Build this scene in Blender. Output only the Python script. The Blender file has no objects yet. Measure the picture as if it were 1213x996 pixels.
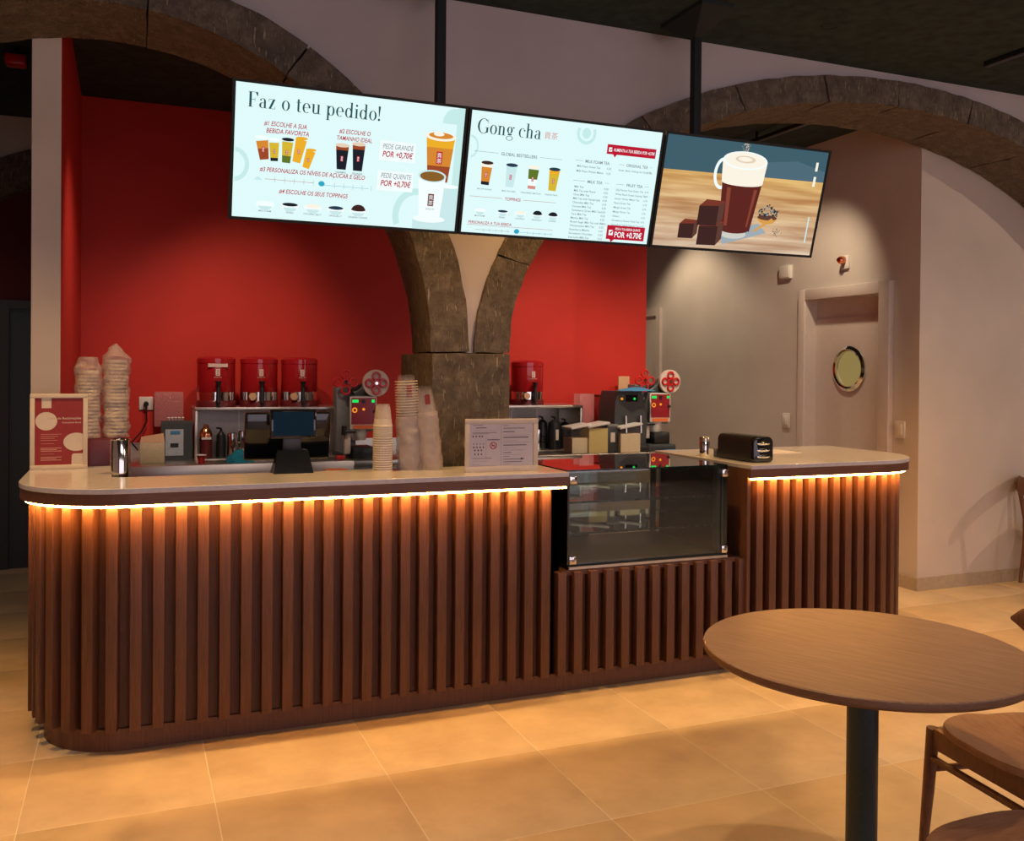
import bpy, bmesh, math, random
from mathutils import Vector, Matrix, noise
random.seed(7)
PI = math.pi
C = bpy.context.scene.collection
sc = bpy.context.scene

# ------------------------------------------------------------------ camera
def make_camera():
    f, yaw, pit, rol, py, H = 1105.3, 0.390183, 0.00796386, 0.00821847, 448.99, 1.47
    fw = Vector((math.sin(yaw)*math.cos(pit), math.cos(yaw)*math.cos(pit), -math.sin(pit)))
    r = Vector((math.cos(yaw), -math.sin(yaw), 0)); u = r.cross(fw)
    r2 = r*math.cos(rol)+u*math.sin(rol); u2 = -r*math.sin(rol)+u*math.cos(rol)
    cd = bpy.data.cameras.new('camera'); cam = bpy.data.objects.new('camera', cd); C.objects.link(cam)
    m = Matrix(((r2.x, u2.x, -fw.x, 0), (r2.y, u2.y, -fw.y, 0), (r2.z, u2.z, -fw.z, H), (0, 0, 0, 1)))
    cam.matrix_world = m
    cd.sensor_fit = 'HORIZONTAL'; cd.sensor_width = 36; cd.lens = 36*f/1213
    cd.shift_x = 0.0004; cd.shift_y = -(498-py)/1213
    cd.clip_start = .05
    sc.camera = cam
make_camera()

# ------------------------------------------------------------------ world, lights, exposure
sc.view_settings.view_transform = 'Standard'; sc.view_settings.look = 'None'
sc.view_settings.gamma = 1.0; sc.view_settings.exposure = -0.32
sc.view_settings.use_curve_mapping = False
w = bpy.data.worlds.new('world'); sc.world = w; w.use_nodes = True
w.node_tree.nodes['Background'].inputs[0].default_value = (.55, .5, .58, 1)
w.node_tree.nodes['Background'].inputs[1].default_value = .35
sc.cycles.max_bounces = 8; sc.cycles.transparent_max_bounces = 64; sc.cycles.glossy_bounces = 4
sc.cycles.caustics_reflective = False; sc.cycles.caustics_refractive = False
sc.cycles.use_denoising = True; sc.cycles.sample_clamp_indirect = 4

def lamp(kind, loc, target, power, col, size=.05, cone=80, blend=.4, sy=None):
    l = bpy.data.lights.new('lamp_light', kind); o = bpy.data.objects.new('lamp_light', l); C.objects.link(o)
    o.location = loc
    d = Vector(target)-Vector(loc)
    o.rotation_euler = d.to_track_quat('-Z', 'Y').to_euler()
    l.energy = power; l.color = col
    if kind == 'SPOT':
        l.spot_size = math.radians(cone); l.spot_blend = blend; l.shadow_soft_size = size
    elif kind == 'AREA':
        l.shape = 'RECTANGLE'; l.size = size; l.size_y = sy or size
    return o
WARM = (1, .57, .19); SOFT = (1, .79, .60); NEUT = (1, .80, .74)
DOWN = (-.8, .55, 1.95, 3.35, 4.35)
# downlights in a row above the counter front
for x in DOWN:
    lamp('SPOT', (x, 3.86, 3.2), (x, 3.30, 0), 150, WARM, .03, 104, .7)
# added fill spots brightening the floor where the hanging screens block light
for x in (-.4, 1.0, 2.4, 3.8):
    lamp('SPOT', (x, 1.7, 3.2), (x, 2.25, 0), 120, (1, .64, .32), .05, 54, 1)
# kitchen downlights washing the red wall and the worktop
lamp('SPOT', (.75, 5.0, 3.15), (.70, 6.8, 1.55), 90, (1, .70, .46), .04, 50, 1)
lamp('SPOT', (2.95, 5.0, 3.15), (3.15, 6.8, 1.50), 110, (1, .70, .46), .04, 50, 1)
lamp('SPOT', (.3, 4.95, 3.1), (.3, 6.0, .9), 120, SOFT, .05, 90, .9)
lamp('SPOT', (3.3, 4.95, 3.1), (3.3, 6.0, .9), 170, SOFT, .05, 90, .9)
lamp('SPOT', (4.33, 5.15, 3.1), (4.85, 6.6, .9), 100, (1, .79, .54), .04, 88, .8)
lamp('SPOT', (4.3, 7.6, 3.1), (4.8, 7.4, .8), 80, (1, .80, .54), .04, 100, .6)
# seating area and the left passage
lamp('SPOT', (8.1, 1.0, 3.15), (5.6, 4.6, .6), 190, (1, .72, .50), .03, 70, .6)
lamp('SPOT', (5.4, 2.6, 3.2), (5.4, 3.6, 0), 50, SOFT, .04, 110, .8)
lamp('SPOT', (-1.9, 4.0, 3.2), (-1.7, 4.2, 0), 60, SOFT, .04, 110, .8)  # added to brighten the floor at far left
lamp('SPOT', (-1.5, 6.4, 3.2), (-1.5, 6.6, 0), 30, SOFT, .04, 120, .8)
# unseen fill lights added overhead behind the viewer and across the street front
lamp('AREA', (1.8, -.8, 3.2), (2.0, 1.0, 0), 70, (1, .78, .74), 2.6, sy=1.2)
lamp('AREA', (5.6, -.4, 3.2), (5.4, 1.4, 0), 40, (1, .78, .72), 1.6, sy=1.0)
lamp('AREA', (2.5, -3.32, 1.4), (2.5, 0, 1.75), 100, (.95, .80, .92), 8.0, sy=2.5)  # added lavender fill lifting the plaster above the arches

# ------------------------------------------------------------------ materials
def newmat(name):
    m = bpy.data.materials.new(name); m.use_nodes = True
    nt = m.node_tree; b = nt.nodes['Principled BSDF']
    return m, nt, b
def N(nt, t, **kw):
    n = nt.nodes.new(t)
    for k, v in kw.items(): setattr(n, k, v)
    return n
def bump(nt, b, src, strength, dist=.01):
    bp = N(nt, 'ShaderNodeBump'); bp.inputs['Strength'].default_value = strength
    bp.inputs['Distance'].default_value = dist
    nt.links.new(src, bp.inputs['Height']); nt.links.new(bp.outputs[0], b.inputs['Normal'])
def ramp(nt, src, stops):
    r = N(nt, 'ShaderNodeValToRGB'); e = r.color_ramp.elements
    while len(e) < len(stops): e.new(.5)
    for i, (p, c) in enumerate(stops):
        e[i].position = p; e[i].color = (*c, 1)
    nt.links.new(src, r.inputs[0]); return r
def coords(nt, scale, rnd=True):
    tc = N(nt, 'ShaderNodeTexCoord'); mp = N(nt, 'ShaderNodeMapping')
    mp.inputs['Scale'].default_value = scale
    nt.links.new(tc.outputs['Object'], mp.inputs['Vector'])
    if rnd:
        oi = N(nt, 'ShaderNodeObjectInfo'); ml = N(nt, 'ShaderNodeMath', operation='MULTIPLY')
        ml.inputs[1].default_value = 37.0
        nt.links.new(oi.outputs['Random'], ml.inputs[0]); nt.links.new(ml.outputs[0], mp.inputs['Location'])
    return mp.outputs[0]
def plain(name, col, rough=.5, metal=0, noise_amt=.08, scale=14, bmp=0, spec=None, coat=0):
    m, nt, b = newmat(name)
    v = coords(nt, (scale,)*3)
    n = N(nt, 'ShaderNodeTexNoise'); n.inputs['Detail'].default_value = 6; nt.links.new(v, n.inputs[0])
    lo = tuple(max(0, c*(1-noise_amt)) for c in col); hi = tuple(min(1, c*(1+noise_amt)) for c in col)
    r = ramp(nt, n.outputs[0], [(.3, lo), (.7, hi)])
    nt.links.new(r.outputs[0], b.inputs['Base Color'])
    b.inputs['Roughness'].default_value = rough; b.inputs['Metallic'].default_value = metal
    if spec is not None: b.inputs['Specular IOR Level'].default_value = spec
    if coat: b.inputs['Coat Weight'].default_value = coat
    if bmp: bump(nt, b, n.outputs[0], bmp, .004)
    return m
def wood(name, dark, mid, light, scale=(30, 30, 1.6), rough=.45, bmp=.15, spec=.4):
    m, nt, b = newmat(name)
    v = coords(nt, scale)
    n = N(nt, 'ShaderNodeTexNoise'); n.inputs['Detail'].default_value = 8; n.inputs['Roughness'].default_value = .65
    n.inputs['Distortion'].default_value = .6
    nt.links.new(v, n.inputs[0])
    r = ramp(nt, n.outputs[0], [(.28, dark), (.5, mid), (.75, light)])
    nt.links.new(r.outputs[0], b.inputs['Base Color'])
    b.inputs['Roughness'].default_value = rough; b.inputs['Specular IOR Level'].default_value = spec
    bump(nt, b, n.outputs[0], bmp, .002)
    return m
def emis(name, col, s=1.0):
    m, nt, b = newmat(name)
    nt.nodes.remove(b)
    e = N(nt, 'ShaderNodeEmission'); e.inputs[0].default_value = (*col, 1); e.inputs[1].default_value = s
    nt.links.new(e.outputs[0], nt.nodes['Material Output'].inputs[0]); return m
def glass(name, col=(.8, .92, .9), alpha=.12, rough=.02):
    m, nt, b = newmat(name); nt.nodes.remove(b)
    t = N(nt, 'ShaderNodeBsdfTransparent'); t.inputs[0].default_value = (*col, 1)
    g = N(nt, 'ShaderNodeBsdfGlossy'); g.inputs['Roughness'].default_value = rough
    g.inputs[0].default_value = (.95, .95, .95, 1)
    lw = N(nt, 'ShaderNodeFresnel'); lw.inputs[0].default_value = 1.5
    ad = N(nt, 'ShaderNodeMath', operation='ADD'); ad.inputs[1].default_value = alpha; ad.use_clamp = True
    nt.links.new(lw.outputs[0], ad.inputs[0])
    mx = N(nt, 'ShaderNodeMixShader'); nt.links.new(ad.outputs[0], mx.inputs[0])
    nt.links.new(t.outputs[0], mx.inputs[1]); nt.links.new(g.outputs[0], mx.inputs[2])
    nt.links.new(mx.outputs[0], nt.nodes['Material Output'].inputs[0]); return m
def plastic_film(name, col, op=.35):
    m, nt, b = newmat(name)
    v = coords(nt, (22, 22, 14)); n = N(nt, 'ShaderNodeTexNoise'); n.inputs['Detail'].default_value = 5
    nt.links.new(v, n.inputs[0])
    b.inputs['Base Color'].default_value = (*col, 1); b.inputs['Roughness'].default_value = .18
    bump(nt, b, n.outputs[0], .5, .02)
    t = N(nt, 'ShaderNodeBsdfTransparent'); mx = N(nt, 'ShaderNodeMixShader'); mx.inputs[0].default_value = op
    nt.links.new(t.outputs[0], mx.inputs[1]); nt.links.new(b.outputs[0], mx.inputs[2])
    nt.links.new(mx.outputs[0], nt.nodes['Material Output'].inputs[0]); return m
def stone_mat():
    m, nt, b = newmat('rough_stone')
    v = coords(nt, (1, 1, 1), False)
    n1 = N(nt, 'ShaderNodeTexNoise'); n1.inputs['Scale'].default_value = 16; n1.inputs['Detail'].default_value = 10; n1.inputs['Roughness'].default_value = .78
    nt.links.new(v, n1.inputs[0])
    r = ramp(nt, n1.outputs[0], [(.3, (.060, .047, .036)), (.5, (.130, .103, .080)), (.7, (.25, .205, .155))])
    # pale chisel scratches, slanting
    mp = N(nt, 'ShaderNodeMapping'); mp.inputs['Rotation'].default_value = (0, -.55, .3); mp.inputs['Scale'].default_value = (105, 105, 15)
    nt.links.new(v, mp.inputs[0])
    n2 = N(nt, 'ShaderNodeTexNoise'); n2.inputs['Scale'].default_value = 1; n2.inputs['Detail'].default_value = 5
    n2.inputs['Roughness'].default_value = .6; nt.links.new(mp.outputs[0], n2.inputs[0])
    r2 = ramp(nt, n2.outputs[0], [(.57, (0, 0, 0)), (.64, (1, 1, 1))])
    mx = N(nt, 'ShaderNodeMix', data_type='RGBA'); nt.links.new(r2.outputs[0], mx.inputs[0])
    ml = N(nt, 'ShaderNodeMath', operation='MULTIPLY'); ml.inputs[1].default_value = .8
    nt.links.new(r2.outputs[0], ml.inputs[0]); nt.links.new(ml.outputs[0], mx.inputs[0])
    nt.links.new(r.outputs[0], mx.inputs[6]); mx.inputs[7].default_value = (.42, .36, .27, 1)
    nt.links.new(mx.outputs[2], b.inputs['Base Color'])
    b.inputs['Roughness'].default_value = .85; b.inputs['Specular IOR Level'].default_value = .25
    add = N(nt, 'ShaderNodeMath', operation='ADD'); nt.links.new(n1.outputs[0], add.inputs[0]); nt.links.new(r2.outputs[0], add.inputs[1])
    bump(nt, b, add.outputs[0], .8, .012)
    return m
def plaster(name, col, rough=.8, bs=.12):
    m, nt, b = newmat(name)
    v = coords(nt, (1, 1, 1), False)
    n = N(nt, 'ShaderNodeTexNoise'); n.inputs['Scale'].default_value = 2.2; n.inputs['Detail'].default_value = 5; nt.links.new(v, n.inputs[0])
    n2 = N(nt, 'ShaderNodeTexNoise'); n2.inputs['Scale'].default_value = 90; n2.inputs['Detail'].default_value = 3; nt.links.new(v, n2.inputs[0])
    r = ramp(nt, n.outputs[0], [(.3, tuple(c*.92 for c in col)), (.7, tuple(min(1, c*1.05) for c in col))])
    nt.links.new(r.outputs[0], b.inputs['Base Color']); b.inputs['Roughness'].default_value = rough
    b.inputs['Specular IOR Level'].default_value = .25
    bump(nt, b, n2.outputs[0], bs, .003); return m
def tile_mat():
    m, nt, b = newmat('floor_tile_beige')
    v = coords(nt, (1, 1, 1), True)
    n = N(nt, 'ShaderNodeTexNoise'); n.inputs['Scale'].default_value = 5; n.inputs['Detail'].default_value = 9; n.inputs['Roughness'].default_value = .62; nt.links.new(v, n.inputs[0])
    r = ramp(nt, n.outputs[0], [(.3, (.52, .39, .25)), (.5, (.60, .46, .30)), (.72, (.68, .53, .35))])
    nt.links.new(r.outputs[0], b.inputs['Base Color'])
    rr = ramp(nt, n.outputs[0], [(.3, (.42,)*3), (.7, (.6,)*3)]); nt.links.new(rr.outputs[0], b.inputs['Roughness'])
    b.inputs['Specular IOR Level'].default_value = .35
    bump(nt, b, n.outputs[0], .08, .003); return m

M = {}
M['slat'] = wood('slat_walnut', (.085, .034, .018), (.125, .051, .028), (.165, .070, .040), rough=.5)
M['slat_h'] = wood('fascia_walnut', (.10, .042, .025), (.145, .062, .038), (.19, .088, .055), scale=(1.4, 30, 34))
M['backing'] = wood('backing_walnut', (.075, .028, .016), (.11, .042, .023), (.14, .055, .032), rough=.55)
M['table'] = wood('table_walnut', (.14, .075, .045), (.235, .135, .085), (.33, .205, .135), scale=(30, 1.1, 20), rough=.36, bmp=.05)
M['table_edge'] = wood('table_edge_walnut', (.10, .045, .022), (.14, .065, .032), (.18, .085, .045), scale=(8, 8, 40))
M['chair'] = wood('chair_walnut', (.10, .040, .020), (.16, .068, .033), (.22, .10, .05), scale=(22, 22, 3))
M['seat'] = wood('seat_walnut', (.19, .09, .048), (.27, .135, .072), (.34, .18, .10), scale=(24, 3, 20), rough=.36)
M['stonetop'] = plain('pale_counter_stone', (.54, .51, .54), .16, noise_amt=.07, scale=9)
M['steel'] = plain('brushed_steel', (.62, .57, .50), .32, 1, .06, 30)
M['dsteel'] = plain('dim_steel', (.36, .33, .30), .38, 1, .08, 20)
M['chrome'] = plain('polished_chrome', (.8, .77, .72), .09, 1, .03, 10)
M['black'] = plain('black_plastic', (.012, .013, .014), .35, 0, .2, 20)
M['gloss'] = plain('gloss_black', (.008, .009, .010), .08, 0, .2, 12, coat=.5)
M['blackmetal'] = plain('matt_black_metal', (.007, .012, .013), .75, 0, .2, 20)
M['polemetal'] = plain('dark_table_post', (.022, .035, .038), .42, .3, .15, 30)
M['ceil'] = plain('dark_ceiling_paint', (.036, .050, .050), .9, 0, .25, 3, spec=.1)
M['plaster'] = plaster('pale_plaster', (.50, .445, .44))
M['plaster_w'] = plaster('warm_white_plaster', (.58, .51, .46))
M['red'] = plaster('red_wall_paint', (.53, .030, .020), .6, .18)
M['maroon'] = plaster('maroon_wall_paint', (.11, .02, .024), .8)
M['stone'] = stone_mat()
M['tile'] = tile_mat()
M['grout'] = plaster('pale_grout', (.78, .70, .56))
M['base'] = plain('skirting_tile', (.42, .34, .25), .5, 0, .08, 7)
M['door'] = plain('white_door_paint', (.60, .51, .46), .42, 0, .03, 4)
M['white'] = plain('white_plastic', (.66, .62, .56), .4, 0, .03, 8)
M['frame'] = plain('cream_frame', (.64, .55, .46), .45, 0, .04, 8)
M['paper'] = plain('white_paper', (.62, .56, .60), .7, 0, .03, 8)
M['redp'] = plain('red_print', (.27, .018, .02), .55, 0, .08, 8)
M['redpl'] = plain('red_plastic', (.55, .02, .018), .25, 0, .05, 8)
M['orange'] = plain('orange_plastic', (.8, .16, .03), .4, 0, .05, 8)
M['ink'] = plain('grey_ink', (.09, .08, .11), .8, 0, .05, 8)
M['cream'] = plain('cream_content', (.66, .54, .33), .6, 0, .1, 30)
M['yellow'] = plain('straw_content', (.55, .43, .14), .6, 0, .15, 40)
M['teal'] = plain('teal_cloth', (.0, .16, .24), .9, 0, .25, 30, bmp=.4)
M['blue'] = plain('blue_cloth', (.05, .22, .42), .9, 0, .25, 30, bmp=.4)
M['grey'] = plain('grey_casing', (.22, .22, .21), .45, .3, .08, 9)
M['charcoal'] = plain('charcoal_casing', (.04, .045, .045), .45, 0, .12, 9)
M['dkred'] = plain('dark_red_box', (.12, .012, .014), .35, 0, .1, 9)
M['cupw'] = plain('white_paper_cup', (.66, .58, .48), .5, 0, .05, 30)
M['cork'] = plain('wooden_cork', (.55, .32, .18), .7, 0, .1, 40)
M['copper'] = plain('copper_metal', (.7, .25, .13), .2, 1, .05, 20)
M['glass'] = glass('clear_glass', (.90, .95, .93), .015)
M['glass_top'] = glass('top_glass', (.70, .76, .73), .30)
M['glass_edge'] = plain('green_glass_edge', (.004, .022, .018), .1, 0, .1, 10)
M['port'] = emis('porthole_lit_glass', (.42, .30, .10), .8)
M['cupc'] = plastic_film('clear_cup', (.80, .72, .72), .04)
M['film'] = plastic_film('crinkled_film', (.72, .60, .56), .42)
M['acryl_red'] = None
def red_acryl():
    m, nt, b = newmat('red_acrylic')
    b.inputs['Base Color'].default_value = (.42, .015, .02, 1); b.inputs['Roughness'].default_value = .08
    b.inputs['Coat Weight'].default_value = .6
    t = N(nt, 'ShaderNodeBsdfTransparent'); t.inputs[0].default_value = (.8, .2, .2, 1)
    mx = N(nt, 'ShaderNodeMixShader'); mx.inputs[0].default_value = .72
    nt.links.new(t.outputs[0], mx.inputs[1]); nt.links.new(b.outputs[0], mx.inputs[2])
    nt.links.new(mx.outputs[0], nt.nodes['Material Output'].inputs[0]); return m
M['acryl_red'] = red_acryl()
M['pinkac'] = plastic_film('pink_acrylic', (.62, .22, .22), .55)
M['led'] = emis('warm_led', (1, .42, .08), 190)
M['green_led'] = emis('green_led', (.02, .8, .12), 1.2)
M['amber_led'] = emis('amber_led', (1, .32, .02), 1.2)
M['cyan_led'] = emis('cyan_led', (.02, .45, .6), 1.0)
M['pos_scr'] = emis('pos_screen', (.010, .022, .034), .8)
# screen picture colours
EC = {
 'bg': (.66, .85, .85), 'mint': (.52, .80, .76), 'mint2': (.50, .74, .72), 'head': (.02, .075, .085), 'red': (.42, .015, .035),
 'redb': (.45, .01, .03), 'line': (.18, .20, .25), 'txt': (.16, .20, .24), 'white': (.80, .88, .88), 'wht2': (.52, .72, .73), 'shade': (.50, .74, .76),
 'amber': (.60, .22, .03), 'brown': (.17, .035, .02), 'tea': (.30, .06, .02), 'ora': (.75, .38, .02), 'yel': (.60, .42, .03),
 'blk': (.012, .014, .02), 'green': (.10, .16, .02), 'blu': (.03, .35, .50), 'pink': (.60, .25, .22), 'coffee': (.22, .10, .02), 'navy': (.02, .04, .07),
 'wood1': (.72, .42, .15), 'wood2': (.62, .30, .07), 'wood3': (.80, .60, .38), 'slate': (.045, .10, .13), 'slate2': (.07, .13, .17),
 'choc': (.045, .018, .016), 'choc2': (.10, .042, .032), 'choc3': (.025, .012, .012), 'foam': (.86, .80, .68), 'foam2': (.70, .56, .42), 'mug': (.10, .018, .014), 'mugl': (.22, .05, .03),
 'glassy': (.55, .55, .50), 'herb': (.02, .035, .035), 'clothg': (.30, .36, .40)}
EM = {k: emis('screen_'+k, v, 1.42) for k, v in EC.items()}

# ------------------------------------------------------------------ mesh builder
class MB:
    def __init__(s): s.v = []; s.f = []; s.m = []; s.cur = 0
    def add(s, vs, fs):
        o = len(s.v); s.v += [tuple(p) for p in vs]
        for f in fs: s.f.append([o+i for i in f]); s.m.append(s.cur)
        return s
    def box(s, x0, x1, y0, y1, z0, z1):
        vs = [(x, y, z) for x in (x0, x1) for y in (y0, y1) for z in (z0, z1)]
        return s.add(vs, [(0, 1, 3, 2), (4, 6, 7, 5), (0, 4, 5, 1), (2, 3, 7, 6), (0, 2, 6, 4), (1, 5, 7, 3)])
    def bbox(s, x0, x1, y0, y1, z0, z1, b=.004, seg=2):
        bm = bmesh.new(); r = bmesh.ops.create_cube(bm, size=1)
        for v in bm.verts:
            v.co = Vector(((x0+x1)/2+v.co.x*(x1-x0), (y0+y1)/2+v.co.y*(y1-y0), (z0+z1)/2+v.co.z*(z1-z0)))
        bmesh.ops.bevel(bm, geom=list(bm.edges), offset=min(b, .45*min(x1-x0, y1-y0, z1-z0)), segments=seg, affect='EDGES', profile=.5)
        return s.bm(bm)
    def bm(s, bm, mat=None):
        bm.verts.index_update()
        vs = [(mat @ v.co if mat else v.co) for v in bm.verts]
        s.add([tuple(v) for v in vs], [[v.index for v in f.verts] for f in bm.faces]); bm.free(); return s
    def prism(s, pts, z0, z1, axis='z'):
        n = len(pts)
        def P(p, z):
            return (p[0], p[1], z) if axis == 'z' else ((p[0], z, p[1]) if axis == 'y' else (z, p[0], p[1]))
        vs = [P(p, z0) for p in pts]+[P(p, z1) for p in pts]
        return s.add(vs, [list(range(n))[::-1], list(range(n, 2*n))]+[(i, (i+1) % n, n+(i+1) % n, n+i) for i in range(n)])
    def tube(s, a, b, r0, r1=None, n=12, cap=True):
        a = Vector(a); b = Vector(b); r1 = r0 if r1 is None else r1
        d = (b-a).normalized(); t = d.orthogonal().normalized(); u = d.cross(t)
        vs = []
        for p, r in ((a, r0), (b, r1)):
            for i in range(n):
                g = 2*PI*i/n; vs.append(p+t*r*math.cos(g)+u*r*math.sin(g))
        fs = [(i, (i+1) % n, n+(i+1) % n, n+i) for i in range(n)]
        if cap: fs += [list(range(n))[::-1], list(range(n, 2*n))]
        return s.add(vs, fs)
    def lathe(s, prof, c=(0, 0, 0), n=24, axis='z', cap=True):
        vs = []; m = len(prof)
        for r, z in prof:
            for i in range(n):
                g = 2*PI*i/n; x, y = r*math.cos(g), r*math.sin(g)
                p = (x, y, z) if axis == 'z' else ((x, z, y) if axis == 'y' else (z, x, y))
                vs.append((p[0]+c[0], p[1]+c[1], p[2]+c[2]))
        fs = [(j*n+i, j*n+(i+1) % n, (j+1)*n+(i+1) % n, (j+1)*n+i) for j in range(m-1) for i in range(n)]
        if cap:
            if prof[0][0] > 1e-5: fs.append(list(range(n))[::-1])
            if prof[-1][0] > 1e-5: fs.append([(m-1)*n+i for i in range(n)])
        return s.add(vs, fs)
    def path(s, pts, r, n=8):
        for a, b in zip(pts[:-1], pts[1:]): s.tube(a, b, r, n=n)
        return s
    def ring(s, c, R, r, axis='y', n=28, k=8):
        vs = []
        for i in range(n):
            g = 2*PI*i/n
            for j in range(k):
                h = 2*PI*j/k; q = R+r*math.cos(h); z = r*math.sin(h)
                x, y = q*math.cos(g), q*math.sin(g)
                p = (x, y, z) if axis == 'z' else ((x, z, y) if axis == 'y' else (z, x, y))
                vs.append((p[0]+c[0], p[1]+c[1], p[2]+c[2]))
        return s.add(vs, [(i*k+j, i*k+(j+1) % k, ((i+1) % n)*k+(j+1) % k, ((i+1) % n)*k+j) for i in range(n) for j in range(k)])
    def mesh(s, name, mats, smooth=35):
        me = bpy.data.meshes.new(name); me.from_pydata(s.v, [], s.f); me.validate(); 
        for m in (mats if isinstance(mats, (list, tuple)) else [mats]): me.materials.append(m)
        if len(me.polygons) == len(s.m): me.polygons.foreach_set('material_index', s.m)
        bm = bmesh.new(); bm.from_mesh(me); bmesh.ops.recalc_face_normals(bm, faces=bm.faces); bm.to_mesh(me); bm.free()
        if smooth:
            me.polygons.foreach_set('use_smooth', [True]*len(me.polygons)); me.set_sharp_from_angle(angle=math.radians(smooth))
        me.update(); return me
    def build(s, name, mat, parent=None, smooth=35, loc=None, label=None, kind=None):
        o = bpy.data.objects.new(name, s.mesh(name, mat, smooth)); C.objects.link(o)
        if parent: o.parent = parent
        if loc: o.location = loc
        if label: o['label'] = label
        if kind: o['kind'] = kind
        return o
def B(*a): return MB().box(*a)
def BB(*a, b=.004): return MB().bbox(*a, b=b)
def thing(name, label, cat, loc=(0, 0, 0), rz=0, group=None):
    o = bpy.data.objects.new(name, None); C.objects.link(o); o.location = loc; o.rotation_euler = (0, 0, rz)
    o.empty_display_size = .05
    o['label'] = label; o['category'] = cat
    if group: o['group'] = group
    return o
def tag(o, label, cat, group=None):
    o['label'] = label; o['category'] = cat
    if group: o['group'] = group
    return o
def struct(o): o['kind'] = 'structure'; return o
def dup(root, loc=None, label=None, group=None, rz=None):
    def cp(o, par):
        c = o.copy(); C.objects.link(c)
        if par: c.parent = par
        for ch in list(o.children): cp(ch, c)
        return c
    r = cp(root, None)
    if loc: r.location = loc
    if rz is not None: r.rotation_euler = (0, 0, rz)
    if label: r['label'] = label
    if group: r['group'] = group
    return r
def arcpts(cx, cy, r, a0, a1, n):
    return [(cx+r*math.cos(math.radians(a0+(a1-a0)*i/n)), cy+r*math.sin(math.radians(a0+(a1-a0)*i/n))) for i in range(n+1)]

# ------------------------------------------------------------------ SETTING
CZ = 3.27
fl = struct(B(-3.2, 9.2, -3.4, 9.0, -.12, -.0004).build('floor', M['grout']))
tm = BB(.0015, .5985, .0015, .5985, -.01, 0, b=.0004).mesh('tile', M['tile'])
# 13 x 14 whole tiles in the part the photograph sees
for i in range(-5, 12):
    for j in range(-3, 9):
        x = -.32+.6*i; y = 3.30+.6*j
        # skip tiles under the closed bodies behind the counter front
        o = bpy.data.objects.new('tile', tm); C.objects.link(o); o.parent = fl; o.location = (x, y, 0)
mb = MB()
for i in range(-5, 16):
    for j in range(-11, 10):
        if i in range(-5, 12) and j in range(-3, 9): continue
        mb.box(-.32+.6*i+.002, -.32+.6*i+.598, 3.3+.6*j+.002, 3.3+.6*j+.598, -.01, 0)
mb.build('tile', M['tile'], fl, kind='stuff')
struct(B(-3.2, 9.2, -3.4, 9.0, CZ, CZ+.15).build('ceiling', M['ceil']))
struct(B(-3.3, -3.1, -3.4, 9.0, 0, CZ).build('wall_left', M['plaster']))
struct(B(9.1, 9.3, -3.4, 5.0, 0, CZ).build('wall_right', M['plaster_w']))
# street side behind the viewer: a wall with a wide opening
mb = MB(); mb.box(-3.2, -1.5, -3.5, -3.35, 0, CZ); mb.box(6.5, 9.2, -3.5, -3.35, 0, CZ); mb.box(-1.5, 6.5, -3.5, -3.35, 2.7, CZ)
struct(mb.build('wall_street', M['plaster']))

# --- arches ---
LX, LZ = -.08, 1.56
def ext(x):           # underside of the plaster above the arch rings
    if x < LX-1.61 or x > 6.93: return 0
    if x <= LX+1.61: return LZ+math.sqrt(max(0, 1.61**2-(x-LX)**2))
    if x < 1.583: return 1.56
    if x > 6.92: return 1.56
    return 1.56+1.66*math.sqrt(max(0, 1-((x-4.25)/2.67)**2))
xs = [LX-1.61+3.22*(1-math.cos(PI*i/60))/2 for i in range(61)]+[4.25-2.667*math.cos(PI*i/90) for i in range(91)]
xs = sorted(set([-3.1, -1.6901]+xs+[6.925, 9.1]))
# carve the plaster in y = 4.315..4.80
mb = MB()
for a, b in zip(xs[:-1], xs[1:]):
    za = ext(a+1e-6); zb = ext(b-1e-6)
    vs = [(a, 4.315, za), (b, 4.315, zb), (b, 4.315, CZ), (a, 4.315, CZ), (a, 4.80, za), (b, 4.80, zb), (b, 4.80, CZ), (a, 4.80, CZ)]
    mb.add(vs, [(0, 1, 2, 3), (5, 4, 7, 6), (0, 4, 5, 1)])
struct(mb.build('wall_arcade', M['plaster'], smooth=0))

def rough_block(fn, nu, nv, nw, amp, seed):
    """closed block; fn(u,v,w)->Vector, surface roughened by noise"""
    bm = bmesh.new(); grid = {}
    def vert(i, j, k):
        key = (i, j, k)
        if key not in grid:
            p = Vector(fn(i/nu, j/nv, k/nw))
            q = p*9+Vector((seed, 0, 0)); d = noise.noise_vector(q)*amp+noise.noise_vector(p*31)*amp*.5
            # edges pull inwards a little, as worn arrises do
            e = sum(1 for t, m_ in ((i, nu), (j, nv), (k, nw)) if t in (0, m_))
            c = Vector(fn(.5, .5, .5))
            if e >= 2: d = d*.6+(Vector(fn(min(max(i/nu, .06), .94), min(max(j/nv, .06), .94), min(max(k/nw, .06), .94)))-p)*.06
            grid[key] = bm.verts.new(p+d)
        return grid[key]
    for i in range(nu):
        for j in range(nv):
            for k in (0, nw):
                bm.faces.new([vert(i, j, k), vert(i+1, j, k), vert(i+1, j+1, k), vert(i, j+1, k)])
    for i in range(nu):
        for k in range(nw):
            for j in (0, nv):
                bm.faces.new([vert(i, j, k), vert(i+1, j, k), vert(i+1, j, k+1), vert(i, j, k+1)])
    for j in range(nv):
        for k in range(nw):
            for i in (0, nu):
                bm.faces.new([vert(i, j, k), vert(i, j+1, k), vert(i, j+1, k+1), vert(i, j, k+1)])
    return MB().bm(bm)
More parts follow.
